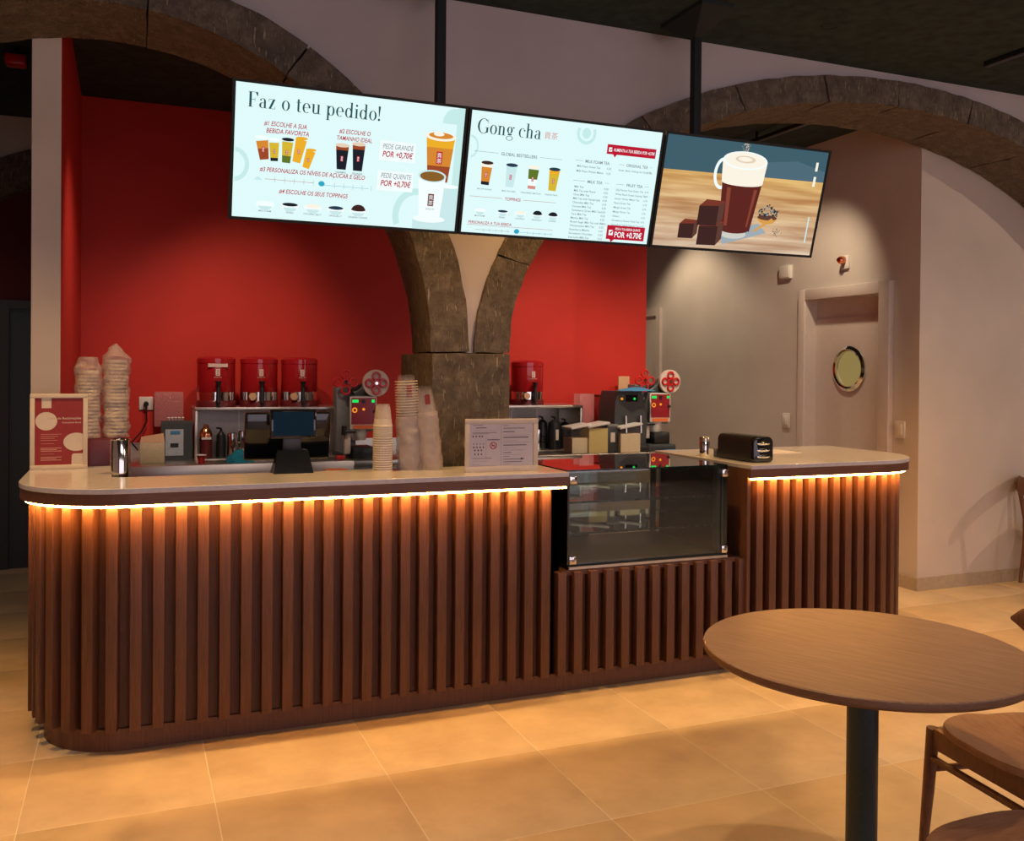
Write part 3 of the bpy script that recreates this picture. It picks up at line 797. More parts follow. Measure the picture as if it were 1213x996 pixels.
# Coordinates below: u,v = fractions of the panel (v from the top)
cv.begin('decor_ring'); cv.ann(PX(.0)+.012, PZ(.60), .055, .062, .040, .046, 'mint2', -85, 85); cv.end(); cv.begin('decor_ring')
cv.ann(PX(.80), PZ(.875), .095, .105, .070, .080, 'mint2', 60, 205); cv.rect(PX(.955), b, SW-b, SH-b, 'mint2')
cv.ell(PX(.945), PZ(.15), .05, .06, 'mint2', 0, 180); cv.end()
serif(cv, 'Faz o teu pedido!', PX(.062), PZ(.187), .0345, 'head')
cv.begin('heading_lettering'); cv.text('#1 ESCOLHE A SUA', PX(.215), PZ(.305), .0235, 'red', .2, .012, 'c', w=.155); cv.text('BEBIDA FAVORITA', PX(.225), PZ(.355), .0235, 'red', .2, .012, 'c', w=.155); cv.end()
cv.begin('heading_lettering'); cv.text('#2 ESCOLHE O', PX(.505), PZ(.305), .0225, 'red', .2, .012, 'c', w=.12); cv.text('TAMANHO IDEAL', PX(.505), PZ(.355), .0225, 'red', .2, .012, 'c', w=.135); cv.end()
cv.begin('heading_lettering'); cv.text('#3 PERSONALIZA OS NÍVEIS DE AÇÚCAR E GELO', PX(.118), PZ(.635), .0225, 'red', .2, .012, 'l', w=.395); cv.end()
cv.begin('heading_lettering'); cv.text('#4 ESCOLHE OS SEUS TOPPINGS', PX(.20), PZ(.785), .0225, 'red', .2, .012, 'l', w=.26)
cv.end()
cv.begin('price_lettering')
cv.rect(PX(.615), PZ(.475), PX(.775), PZ(.325), 'white'); cv.rect(PX(.615), PZ(.70), PX(.775), PZ(.55), 'white')
cv.text('PEDE GRANDE', PX(.63), PZ(.385), .027, 'txt', .2, .0, 'l', w=.122); cv.text('POR +0,70€', PX(.63), PZ(.445), .031, 'red', .2, .02, 'l', w=.122)
cv.text('PEDE QUENTE', PX(.63), PZ(.605), .027, 'txt', .2, .0, 'l', w=.122); cv.text('POR +0,70€', PX(.63), PZ(.665), .031, 'red', .2, .02, 'l', w=.122)
cv.end()
for cx, z, w_, h_, L_, tl in ((.135, .55, .046, .080, [(.5, 'tea'), (.85, 'amber')], .16), (.175, .555, .038, .078, [(.15, 'blk'), (.85, 'yel')], .05),
                              (.223, .56, .042, .085, [(.3, 'green'), (.9, 'yel')], -.04), (.265, .55, .042, .090, [(.95, 'ora')], -.18), (.305, .585, .036, .070, [(.95, 'ora')], -.25)):
    cv.begin('drink_picture'); cup(cv, PX(cx), PZ(z), w_, h_, L_, tl, lid='blk' if cx == .223 else ('ora' if cx > .25 else 'white')); cv.end()
for cx in (.455, .525):
    cv.begin('drink_picture'); cup(cv, PX(cx), PZ(.572), .050, .090+(.01 if cx > .5 else 0), [(.8, 'blk'), (.95, 'tea')], 0, lid='foam2'); cv.end()
cv.begin('small_print'); cv.text('NORMAL', PX(.455), PZ(.60), .010, 'txt', 0, .01, 'c'); cv.text('GRANDE', PX(.525), PZ(.60), .010, 'txt', 0, .01, 'c')
for nm, x in (('MILK FOAM', .145), ('PEARLS', .248), ('COCONUT JELLY', .344), ('GRASS JELLY', .442), ('CRUSHED COOKIE', .54)): cv.text(nm, PX(x), PZ(.93), .0088, 'txt', 0, .01, 'c')
cv.end()
cv.begin('level_scale')
cv.poly([(PX(.095), PZ(.70)), (PX(.13), PZ(.70)), (PX(.112), PZ(.672))], 'shade'); lines(cv, PX(.14), PZ(.69), PX(.34), 'red'); lines(cv, PX(.37), PZ(.70), PX(.58), 'blu')
cv.ell(PX(.375), PZ(.69), .012, .010, 'blu')
for i in range(5): lines(cv, PX(.18+.04*i), PZ(.71), PX(.181+.04*i), 'line', .02); lines(cv, PX(.43+.04*i), PZ(.715), PX(.431+.04*i), 'line', .02)
cv.end()
for x, k, dm in ((.145, 'white', 0), (.248, 'blk', .08), (.344, 'foam', .14), (.442, 'navy', .12), (.54, 'choc', .30)):
    cv.begin('topping_picture'); bowlpic(cv, PX(x), PZ(.865), .066, k, dm); cv.end()
cv.begin('drink_picture')
cv.rect(PX(.905), b, PX(.985), PZ(.63), 'wht2'); cv.ell(PX(.945), PZ(.63), .036, .008, 'white')
cup(cv, PX(.885), PZ(.60), .118, .175, [(.35, 'tea'), (.75, 'amber'), (1, 'ora')], -.0, lid='foam', lg=False); cv.ell(PX(.885), PZ(.245), .05, .012, 'amber'); cv.ell(PX(.875), PZ(.235), .022, .008, 'foam')
logo(cv, PX(.885), PZ(.415), .024); cv.end()
cv.begin('drink_picture')
cv.rect(PX(.785), b, PX(.935), PZ(.895), 'wht2'); cv.ell(PX(.86), PZ(.895), .067, .014, 'white')
cv.poly([(PX(.797), PZ(.56)), (PX(.923), PZ(.56)), (PX(.908), PZ(.90)), (PX(.812), PZ(.90))], 'white'); cv.ell(PX(.86), PZ(.90), .043, .010, 'white')
cv.ell(PX(.86), PZ(.56), .058, .024, 'wht2'); cv.ell(PX(.86), PZ(.562), .050, .019, 'coffee')
logo(cv, PX(.862), PZ(.745), .024, 'brown'); cv.text('gong cha', PX(.862), PZ(.82), .010, 'txt', 0, 0, 'c'); cv.end()
# --- screen 2
t, cv = screen(1, 'middle menu screen reading Gong cha with drink lists')
cv.begin('display_panel'); cv.rect(b, b, SW-b, SH-b, 'bg'); cv.end()
cv.begin('decor_ring'); cv.ann(PX(.585), PZ(.10), .045, .045, .032, .032, 'mint2', 150, 390); cv.ell(PX(.585), PZ(.10), .02, .022, 'mint2'); cv.end(); cv.begin('decor_ring')
cv.ann(PX(.02), PZ(.30), .035, .045, .028, .036, 'mint2', -80, 90); cv.end()
xe = serif(cv, 'Gong cha', PX(.045), PZ(.19), .0355, 'head'); cv.begin('title_characters')
cv.text('貢茶', xe+.012, PZ(.175), .031, 'pink', 0, .0, 'l'); cv.end()
for nm, xc, v, xl, xr, k in (('GLOBAL BESTSELLERS', .26, .345, .04, .475, 'txt'), ('MILK FOAM TEA', .66, .335, .545, .735, 'txt'), ('ORIGINAL TEA', .875, .335, .775, .955, 'txt'), ('MILK TEA', .66, .50, .545, .735, 'txt'),
                            ('FRUIT TEA', .875, .50, .775, .955, 'txt'), ('TOPPINGS', .25, .70, .04, .47, 'red')):
    sz = .0175; wd = len(nm)*.0088; cv.begin('section_heading')
    cv.text(nm, PX(xc), PZ(v), sz, k, 0, .012, 'c', w=wd)
    lines(cv, PX(xl), PZ(v)+.006, PX(xc)-wd/2-.012, k); lines(cv, PX(xc)+wd/2+.012, PZ(v)+.006, PX(xr), k); cv.end()
cv.begin('section_heading'); cv.text('PERSONALIZA A TUA BEBIDA', PX(.045), PZ(.905), .0165, 'red', 0, .01, 'l', w=.19); lines(cv, PX(.04), PZ(.915), PX(.47), 'red')
cv.end()
cv.begin('menu_list')
A_ = ['Milk Tea', 'Milk Tea with Pearls', 'Oreo Milk Tea', 'Milk Tea with Herbal Jelly', 'Chocolate Milk Tea', 'Caramel Milk Tea', 'Strawberry Green Milk Tea', 'Taro Milk Tea', 'Matcha Milk Tea', 'Brown Sugar Milk Tea with Pearls', 'Wintermelon Milk Tea', 'Strawberry Matcha', 'Strawberry Chocolate', 'Iced Latte Milk Tea']
for i, nm in enumerate(A_):
    z = PZ(.545+i*.0325); cv.text(nm, PX(.555), z, .0125, 'txt', 0, .006, 'l'); cv.text('4,50', PX(.735), z, .0125, 'txt', 0, .0, 'r')
for i, nm in enumerate(['Milk Foam Green Tea', 'Milk Foam Winter Melon']):
    z = PZ(.375+i*.04); cv.text(nm, PX(.555), z, .0125, 'txt', 0, .006, 'l'); cv.text('4,20', PX(.735), z, .0125, 'txt', 0, .0, 'r')
cv.text('Green, Black, Oolong, Earl Grey Tea', PX(.775), PZ(.375), .0110, 'txt', 0, .006, 'l'); cv.text('3,20', PX(.955), PZ(.375), .0125, 'txt', 0, .0, 'r')
for i, nm in enumerate(['QQ Passion Fruit Green Tea', 'White Peach Green Oolong Tea', 'Lemon Winter Melon Tea', 'Peach Green Tea', 'Mango Green Tea', 'Mango Green Tea', 'Others', 'Strawberry Passion Fruit Tea', 'Grapefruit Yakult Passion Tea']):
    z = PZ(.54+i*.037); cv.text(nm, PX(.775), z, .0115, 'txt', 0, .006, 'l'); cv.text('4,70', PX(.955), z, .0115, 'txt', 0, .0, 'r')
cv.end()
cv.begin('price_badge'); cv.poly([(PX(.70), PZ(.245)), (PX(.965), PZ(.245)), (PX(.965), PZ(.165)), (PX(.70), PZ(.165))], 'redb'); cv.poly([(PX(.735), PZ(.245)), (PX(.755), PZ(.245)), (PX(.745), PZ(.27))], 'redb')
cv.text('AUMENTA A TUA BEBIDA POR +0,70€', PX(.735), PZ(.218), .018, 'white', .1, .01, 'l', w=.20); cv.rect(PX(.71), PZ(.225), PX(.727), PZ(.19), 'white'); cv.poly([(PX(.715), PZ(.21)), (PX(.72), PZ(.218)), (PX(.733), PZ(.185)), (PX(.72), PZ(.205))], 'redb'); cv.end()
cv.begin('price_badge'); cv.rect(PX(.755), PZ(.955), PX(.965), PZ(.835), 'redb'); cv.poly([(PX(.775), PZ(.955)), (PX(.80), PZ(.955)), (PX(.785), PZ(.98))], 'redb')
cv.text('PEDE A TUA BEBIDA QUENTE', PX(.80), PZ(.873), .014, 'white', .1, .008, 'l', w=.135); cv.text('POR +0.70€', PX(.80), PZ(.935), .034, 'white', .0, .02, 'l', w=.135)
cv.rect(PX(.767), PZ(.92), PX(.79), PZ(.875), 'white'); cv.poly([(PX(.772), PZ(.895)), (PX(.778), PZ(.91)), (PX(.797), PZ(.865)), (PX(.778), PZ(.89))], 'redb'); cv.end()
for cx, L_, ld in ((.105, [(.15, 'blk'), (.8, 'amber'), (1, 'foam')], 'choc'), (.225, [(.85, 'wht2'), (1, 'shade')], 'navy'), (.335, [(.15, 'pink'), (.45, 'white'), (.9, 'green')], 'foam'), (.44, [(.75, 'yel'), (.95, 'ora')], 'navy')):
    cv.begin('drink_picture'); cup(cv, PX(cx), PZ(.59), .048, .088, L_, -.03, lid=ld); cv.end()
cv.begin('small_print')
for nm, x in (('BROWN SUGAR', .105), ('MILK TEA OREO', .225), ('STRAWBERRY MATCHA', .335), ('PASSION FRUIT', .44)): cv.text(nm, PX(x), PZ(.63), .0085, 'txt', 0, .008, 'c')
for nm, x in (('MILK FOAM', .095), ('PEARLS', .205), ('COCONUT', .295), ('GRASS JELLY', .38), ('COOKIES', .46)): cv.text(nm, PX(x), PZ(.845), .0085, 'txt', 0, .008, 'c')
cv.ell(PX(.285), PZ(.945), .012, .010, 'blu'); lines(cv, PX(.08), PZ(.952), PX(.25), 'line'); lines(cv, PX(.30), PZ(.952), PX(.47), 'blu')
for i in range(5): lines(cv, PX(.12+.03*i), PZ(.962), PX(.1212+.03*i), 'line', .012); lines(cv, PX(.34+.03*i), PZ(.962), PX(.3412+.03*i), 'line', .012)
cv.end()
for x, k, dm in ((.095, 'white', 0), (.205, 'navy', .10), (.295, 'foam', .14), (.38, 'blk', .28), (.46, 'blk', .26)):
    cv.begin('topping_picture'); bowlpic(cv, PX(x), PZ(.79), .050, k, dm); cv.end()
# --- screen 3
t, cv = screen(2, 'rightmost screen with a picture of a latte mug and chocolate cubes')
cv.begin('display_panel')
cv.rect(b, PZ(.33), SW-b, SH-b, 'slate')
cv.end()
def wood_pic():
    m, nt, b_ = newmat('screen_wood'); nt.nodes.remove(b_)
    v = coords(nt, (.7, 1, 12), False); n = N(nt, 'ShaderNodeTexNoise'); n.inputs['Scale'].default_value = 3; n.inputs['Detail'].default_value = 8; nt.links.new(v, n.inputs[0])
    tc = N(nt, 'ShaderNodeTexCoord'); sp = N(nt, 'ShaderNodeSeparateXYZ'); nt.links.new(tc.outputs['Object'], sp.inputs[0])
    mr = N(nt, 'ShaderNodeMapRange'); mr.inputs[1].default_value = .36; mr.inputs[2].default_value = .02; nt.links.new(sp.outputs[2], mr.inputs[0])
    r1 = ramp(nt, n.outputs[0], [(.35, (.50, .22, .05)), (.65, (.80, .50, .17))]); r2 = ramp(nt, n.outputs[0], [(.35, (.48, .28, .17)), (.65, (.80, .62, .45))])
    mx = N(nt, 'ShaderNodeMix', data_type='RGBA'); nt.links.new(mr.outputs[0], mx.inputs[0]); nt.links.new(r1.outputs[0], mx.inputs[6]); nt.links.new(r2.outputs[0], mx.inputs[7])
    e = N(nt, 'ShaderNodeEmission'); nt.links.new(mx.outputs[2], e.inputs[0]); e.inputs[1].default_value = 1.22
    nt.links.new(e.outputs[0], nt.nodes['Material Output'].inputs[0]); return m
cv.mats = dict(EM); cv.mats['woodpic'] = wood_pic()
cv.begin('picture_tabletop'); cv.poly([(b, b), (SW-b, b), (SW-b, PZ(.295)), (b, PZ(.315))], 'woodpic'); cv.end()
cv.begin('picture_wall'); cv.poly([(PX(.5), PZ(.19)), (PX(.8), PZ(.13)), (SW-b, PZ(.2)), (SW-b, PZ(.293)), (PX(.5), PZ(.303))], 'slate2')
for i in range(70):
    x = PX(.475)+random.gauss(0, .010); z = PZ(random.uniform(.03, .13)); cv.rect(x, z, x+.0025, z+.0025, 'foam2')
cv.end()
cv.begin('picture_mug')
cv.poly([(PX(.42), PZ(.93)), (PX(.68), PZ(.80)), (PX(.62), PZ(.72)), (PX(.40), PZ(.84))], 'clothg')
cv.ann(PX(.355), PZ(.305), .045, .070, .030, .055, 'white', 75, 285)
cv.ell(PX(.475), PZ(.83), .072, .022, 'glassy'); cv.poly([(PX(.36), PZ(.34)), (PX(.605), PZ(.34)), (PX(.572), PZ(.80)), (PX(.385), PZ(.80))], 'mug')
cv.ell(PX(.478), PZ(.79), .078, .018, 'mug'); cv.poly([(PX(.395), PZ(.42)), (PX(.42), PZ(.42)), (PX(.43), PZ(.76)), (PX(.412), PZ(.76))], 'mugl'); cv.poly([(PX(.56), PZ(.42)), (PX(.58), PZ(.42)), (PX(.555), PZ(.76)), (PX(.545), PZ(.76))], 'mugl')
cv.poly([(PX(.345), PZ(.175)), (PX(.615), PZ(.175)), (PX(.606), PZ(.37)), (PX(.357), PZ(.37))], 'foam'); cv.ell(PX(.481), PZ(.37), .111, .016, 'foam'); cv.ell(PX(.48), PZ(.175), .120, .040, 'white'); cv.ell(PX(.48), PZ(.173), .110, .034, 'foam')
cv.ell(PX(.48), PZ(.165), .055, .016, 'foam2'); cv.ell(PX(.477), PZ(.163), .038, .010, 'foam'); cv.end()
def cube_pic(cx, vz, s_):
    x, z = PX(cx), PZ(vz)
    cv.begin('picture_cube')
    cv.poly([(x, z), (x+s_*.9, z+.02*s_), (x+s_*.9, z+s_*.8), (x, z+s_*.75)], 'choc'); cv.poly([(x+s_*.9, z+.02*s_), (x+s_*1.15, z+.3*s_), (x+s_*1.15, z+1.0*s_), (x+s_*.9, z+s_*.8)], 'choc2')
    cv.poly([(x, z+s_*.75), (x+s_*.9, z+s_*.8), (x+s_*1.15, z+1.0*s_), (x+s_*.3, z+1.02*s_)], 'brown')
    cv.end()
cube_pic(.15, .90, .085); cube_pic(.265, .95, .112); cube_pic(.25, .775, .115)
cv.begin('picture_spoon'); cv.ell(PX(.67), PZ(.66), .055, .030, 'wood2', 180, 360); cv.ell(PX(.67), PZ(.66), .055, .012, 'choc2')
cv.poly([(PX(.70), PZ(.66)), (PX(.71), PZ(.68)), (PX(.60), PZ(.80)), (PX(.59), PZ(.79))], 'wood2')
for i in range(90):
    x = PX(.67)+random.uniform(-.055, .05); z = PZ(.645)+random.uniform(-.005, .052)*(1-abs(x-PX(.67))/.08); s_ = random.uniform(.003, .008)
    cv.poly([(x, z), (x+s_, z+s_*.5), (x+s_*.6, z+s_*1.4), (x-s_*.3, z+s_)], random.choice(['herb', 'blk', 'slate', 'herb', 'clothg']))
for i in range(24):
    x = PX(.735)+random.gauss(0, .010); z = PZ(.79)+random.gauss(0, .010); s_ = .005; cv.poly([(x, z), (x+s_, z), (x+s_*.5, z+s_)], 'herb')
cv.end()
cv.begin('small_print'); cv.rect(PX(.928), PZ(.86), PX(.936), PZ(.62), 'wht2'); cv.rect(PX(.915), PZ(.20), PX(.93), PZ(.12), 'foam'); cv.rect(PX(.915), PZ(.34), PX(.93), PZ(.25), 'foam'); cv.end()
# hanging frame and poles
def pole(x, label):
    t = thing('ceiling_pole', label, 'pole', (x, 4.0, 0))
    BB(-.021, .021, -.021, .021, 2.12, CZ-.0, b=.003).build('post', M['blackmetal'], t)
    mb = MB(); r0, r1, r2 = .09, .09, .022
    mb.add([(-r0, -.19, CZ), (r0, -.19, CZ), (r0, .19, CZ), (-r0, .19, CZ), (-r0, -.19, CZ-.02), (r0, -.19, CZ-.02), (r0, .19, CZ-.02), (-r0, .19, CZ-.02), (-r2, -r2, CZ-.12), (r2, -r2, CZ-.12), (r2, r2, CZ-.12), (-r2, r2, CZ-.12)],
           [(0, 1, 2, 3), (0, 4, 5, 1), (1, 5, 6, 2), (2, 6, 7, 3), (3, 7, 4, 0), (4, 8, 9, 5), (5, 9, 10, 6), (6, 10, 11, 7), (7, 11, 8, 4), (8, 11, 10, 9)])
    mb.build('ceiling_bracket', M['blackmetal'], t, smooth=0)
    mb = MB(); mb.box(-.02, .02, 3.66-4.0, 0, 2.30, 2.34); mb.box(-.02, .02, 3.70-4.0, 0, 2.16, 2.20); mb.build('support_arm', M['blackmetal'], t)
pole(1.287, 'black steel ceiling pole holding the left and middle menu screens')
pole(2.632, 'black steel ceiling pole holding the middle and latte screens')
t = tag(BB(.42, 2.96, 3.655, 3.672, 2.17, 2.35).build('screen_rail', M['blackmetal']), 'long black mounting rail behind the three menu screens', 'rail')

# ------------------------------------------------------------------ ON THE COUNTER
# left sign
t = thing('framed_notice', 'portrait white framed red notice standing on the left end of the counter', 'sign', (-.398, 4.60, ST))
Fw, Fh = .232, .335
mb = MB(); bb = .019
mb.bbox(0, Fw, 0, .012, 0, bb, b=.002); mb.bbox(0, Fw, 0, .012, Fh-bb, Fh, b=.002); mb.bbox(0, bb, 0, .012, bb, Fh-bb, b=.002); mb.bbox(Fw-bb, Fw, 0, .012, bb, Fh-bb, b=.002)
mb.build('frame', M['frame'], t)
B(bb-.002, Fw-bb+.002, .006, .010, bb-.002, Fh-bb+.002).build('printed_sheet', M['redp'], t)
PM = {'w': M['frame'], 'r': M['redp'], 'p': plain('pink_print', (.55, .22, .19), .6), 'i': M['ink'], 's': M['paper'], 'red': plain('bright_red_print', (.5, .03, .04), .6), 'lil': plain('pale_line_print', (.30, .27, .34), .7)}
cv = Canvas(t, Fw, Fh, .006, PM)
iw, ih = Fw-2*bb, Fh-2*bb
def SX(u): return bb+iw*u
def SZ(v): return bb+ih*(1-v)
cv.begin('printed_shape'); cv.rect(SX(.14), SZ(.15), SX(.34), SZ(0), 'w'); cv.ell(SX(.235), SZ(.345), iw*.225, iw*.21, 'w', n=32); cv.end()
cv.begin('printed_shape')
pp = [(min(SX(1), SX(.86)+iw*.27*math.cos(2*PI*i/40)), SZ(.66)+iw*.21*math.sin(2*PI*i/40)) for i in range(40)]
cv.poly(pp, 'w'); cv.poly([(SX(.76), SZ(1)), (SX(1), SZ(1)), (SX(1), SZ(.835)), (SX(.80), SZ(.835)), (SX(.765), SZ(.86))], 'w'); cv.end()
cv.begin('lettering'); cv.text('Livro', SX(.28), SZ(.315), .0115, 'p', 0, .0, 'l', w=iw*.14); cv.text('de Reclamações', SX(.47), SZ(.318), .0135, 'w', 0, .012, 'l', w=iw*.49)
cv.text('Complaints Book', SX(.56), SZ(.378), .0100, 'w', 0, .008, 'l', w=iw*.40)
for i, ww in enumerate((.43, .36, .29, .35)): cv.rect(SX(.12), SZ(.545+.03*i), SX(.12+ww), SZ(.537+.03*i), 'p')
for v0 in (.685, .84): cv.rect(SX(.12), SZ(v0), SX(.40), SZ(v0-.006), 'p')
for v0 in (.755, .89):
    for i in range(3): cv.rect(SX(.12), SZ(v0+.022*i), SX(.55-.1*(i % 2)), SZ(v0-.013+.022*i), 'p')
cv.end()
B(Fw*.3, Fw*.7, .012, .07, 0, .004).build('stand', M['frame'], t)
# right sign
t = thing('framed_notice', 'landscape white framed notice standing beside the glass case', 'sign', (1.385, 3.90, ST), -.06)
Fw, Fh = .345, .238; bb = .022
mb = MB()
mb.bbox(0, Fw, 0, .012, 0, bb+.004, b=.002); mb.bbox(0, Fw, 0, .012, Fh-bb, Fh, b=.002); mb.bbox(0, bb, 0, .012, bb, Fh-bb, b=.002); mb.bbox(Fw-bb, Fw, 0, .012, bb, Fh-bb, b=.002)
mb.build('frame', M['frame'], t)
B(bb-.002, Fw-bb+.002, .006, .010, bb-.002, Fh-bb+.002).build('printed_sheet', M['paper'], t)
B(Fw*.3, Fw*.7, .012, .07, 0, .004).build('stand', M['frame'], t)
cv = Canvas(t, Fw, Fh, .006, PM); iw, ih = Fw-2*bb, Fh-2*bb
cv.begin('printed_lines')
random.seed(3)
for v0, ww, tk in ((.03, .16, .010), (.085, .22, .018), (.155, .36, .006), (.20, .38, .010), (.225, .25, .010), (.28, .17, .006), (.79, .30, .012), (.86, .24, .006), (.93, .12, .008), (.96, .38, .005)):
    cv.rect(SX(.04+(.05 if tk > .015 else 0)), SZ(v0+tk), SX(.04+ww), SZ(v0), 'i' if tk > .008 else 'lil')
for v0, ww, tk in ((.04, .08, .010), (.10, .34, .014), (.18, .18, .018), (.27, .42, .006), (.31, .40, .022), (.39, .22, .006), (.43, .42, .008), (.49, .37, .020), (.56, .20, .006), (.61, .33, .008), (.665, .13, .014), (.72, .30, .006), (.76, .10, .010), (.82, .28, .014), (.88, .30, .014), (.94, .10, .008)):
    cv.rect(SX(.52), SZ(v0+tk), SX(.52+ww), SZ(v0), 'i' if tk > .009 else 'lil')
for a, b2, c_, d_ in ((.0, .0, 1, .006), (0, .99, 1, 1), (0, 0, .004, 1), (.485, .0, .49, 1), (.995, 0, 1, 1), (.25, .3, .254, .8)): cv.rect(SX(a), SZ(d_), SX(c_), SZ(b2), 'lil')
for r_, (v0, xs_) in enumerate(((.29, (.05, .10, .15, .19)), (.46, (.06, .11, .16, .21)), (.54, (.06, .11, .16, .21)), (.61, (.08, .13, .18)), (.70, (.08, .13, .18)))):
    for x in xs_: cv.ell(SX(x), SZ(v0), .0036, .0045, 'i' if r_ != 1 else 'lil', n=8)
cv.poly([(SX(.80), SZ(.85)), (SX(.86), SZ(.82)), (SX(.80), SZ(.79))], 'i')
cv.end()
cv.begin('prohibition_sign'); cv.rect(SX(.27), SZ(.38), SX(.46), SZ(.36), 'i'); cv.ann(SX(.365), SZ(.505), .0165, .0165, .0125, .0125, 'red', 0, 360)
cv.poly([(SX(.365)-.007, SZ(.505)-.004), (SX(.365)-.002, SZ(.505)-.001), (SX(.365)+.004, SZ(.505)-.005), (SX(.365)+.008, SZ(.505)+.004), (SX(.365), SZ(.505)+.002), (SX(.365)-.007, SZ(.505)+.006)], 'i')
cv.poly([(SX(.365)-.012, SZ(.505)+.010), (SX(.365)-.010, SZ(.505)+.012), (SX(.365)+.012, SZ(.505)-.010), (SX(.365)+.010, SZ(.505)-.012)], 'red'); cv.end()

# steel canister at the inner corner + dark box + bagged cups
z0 = .86
t = thing('steel_canister', 'tall polished steel canister in the inner corner of the left counter', 'canister', (-.028, 4.33, z0))
MB().lathe([(.001, .002), (.038, .0), (.040, .004), (.040, .305), (.0375, .309), (.036, .305), (.036, .01)], n=32, cap=False).build('canister_body', M['chrome'], t)
MB().ring((0, 0, .306), .0385, .0025, 'z').build('rim', M['chrome'], t)
t = thing('dark_red_box', 'dark red carton behind the red notice, under the bagged cups', 'box', (-.28, 4.72, .86))
BB(0, .262, 0, .17, 0, .282, b=.004).build('carton_body', M['dkred'], t); BB(.006, .256, .004, .166, .279, .286, b=.003).build('carton_lid', M['dkred'], t)
B(.225, .262, -.002, .0, .0, .27).build('label_strip', M['steel'], t)
tag(B(-.289, .25, 4.70, 4.93, .82, .86).build('side_shelf', M['steel']), 'steel shelf carrying the dark red carton behind the counter', 'shelf')
def cupstack(name, label, loc, n, r, h, pitch, mat, band=None, lean=(0, 0), bag=None, group='stacks of cups on the counter'):
    t = thing(name, label, 'cup stack', loc, 0)
    t.rotation_euler = (lean[0], lean[1], 0)
    prof = [(r*.70, h*.995), (r*.70, h), (r*.72, h), (r*.98, .006), (r*1.03, .004), (r*1.04, 0), (r*.99, 0), (r*.96, .004), (r*.70, h*.985)]
    me = MB().lathe(prof, n=22, cap=False).mesh('cup', mat)
    for i in range(n):
        o = bpy.data.objects.new('cup', me); C.objects.link(o); o.parent = t; o.location = (0, 0, i*pitch)
    return t
t = cupstack('paper_cup_stack', 'stack of white paper cups on the counter, leftmost of the three', (1.062, 4.10, ST), 20, .043, .09, .0105, M['cupw'])
MB().lathe([(.0435, .0), (.0445, .10), (.037, .26), (.030, .295), (.030, .30)], n=26, cap=False).build('film_sleeve', M['film'], t)
cvp = Canvas(t, 1, 1, -.036, {'r': M['redp']}); cvp.begin('printed_logo'); cvp.rect(.004, .195, .014, .235, 'r'); cvp.end()
def bagmesh(r0, r1, h, seed, amp=.006):
    mb = MB(); n = 40; m = 36; vs = []
    for j in range(m+1):
        t_ = j/m; r = r0+(r1-r0)*t_
        for i in range(n):
            g = 2*PI*i/n; p = Vector((r*math.cos(g), r*math.sin(g), t_*h))
            d = noise.noise(p*38+Vector((seed, 0, 0)))*amp+noise.noise(Vector((g*1.2, t_*4+seed, 0)))*amp
            vs.append((p.x*(1+d/r), p.y*(1+d/r), p.z+noise.noise(p*20)*amp*.5))
    mb.add(vs, [(j*n+i, j*n+(i+1) % n, (j+1)*n+(i+1) % n, (j+1)*n+i) for j in range(m) for i in range(n)]); return mb
t = cupstack('clear_cup_stack', 'tallest stack of clear plastic cups, middle of the three on the counter', (1.195, 4.12, ST), 26, .053, .12, .0125, M['cupc'], lean=(0, -.05))
bagmesh(.058, .056, .245, 4).build('plastic_bag', M['film'], t)
MB().lathe([(.0535, 0), (.0535, .004)], n=22).build('base_disc', M['cupc'], t)
mb = MB()
for k in range(14): mb.ring((0, 0, .24+.0125*k), .0525*(1-.0), .0012, 'z', 24, 5)
mb.build('cup_rim', M['cupw'], t, kind='stuff')
MB().box(-.012, .012, -.0455, -.0435, .33, .385).build('printed_logo', M['redp'], t)
t = cupstack('clear_cup_stack', 'leaning stack of clear plastic cups beside the stone pillar', (1.292, 4.10, ST), 22, .050, .12, .0125, M['cupc'], lean=(0, -.11))
bagmesh(.056, .053, .265, 9).build('plastic_bag', M['film'], t)
MB().box(-.012, .012, -.0445, -.0425, .30, .345).build('printed_logo', M['redp'], t)
# bagged cup sleeves on the carton
def bagged(x, y, z, r, h, seed, label, spike):
    t = thing('bagged_cups', label, 'bagged cups', (x, y, z), 0, None)
    mb = MB(); n = 40; m = 44; vs = []
    for j in range(m+1):
        t_ = j/m
        rr = r*(1 if t_ < .86 else 1-(t_-.86)/.14*spike)
        for i in range(n):
            g = 2*PI*i/n; p = Vector((rr*math.cos(g), rr*math.sin(g), t_*h))
            d = noise.noise(p*26+Vector((seed, 0, 0)))*.014+noise.noise(p*60)*.005
            q = 1+d/max(rr, .02)
            vs.append((p.x*q, p.y*q, p.z))
    mb.add(vs, [(j*n+i, j*n+(i+1) % n, (j+1)*n+(i+1) % n, (j+1)*n+i) for j in range(m) for i in range(n)]+[list(range(n)), [m*n+i for i in range(n)][::-1]])
    mb.build('plastic_bag', M['film'], t, smooth=50)
    mb = MB()
    for k in range(int(h*.82/.017)): mb.lathe([(r*.72, .014), (r*.86, .004), (r*.88, 0)], (0, 0, .01+.017*k), 20, cap=False)
    mb.build('nested_cups', M['cupw'], t, kind='stuff')
bagged(-.170, 4.78, 1.147, .056, .375, 1, 'left bag of nested cups on the dark red carton', .35)
bagged(-.052, 4.80, 1.147, .060, .44, 6, 'right, taller bag of nested cups behind the steel canister', .93)
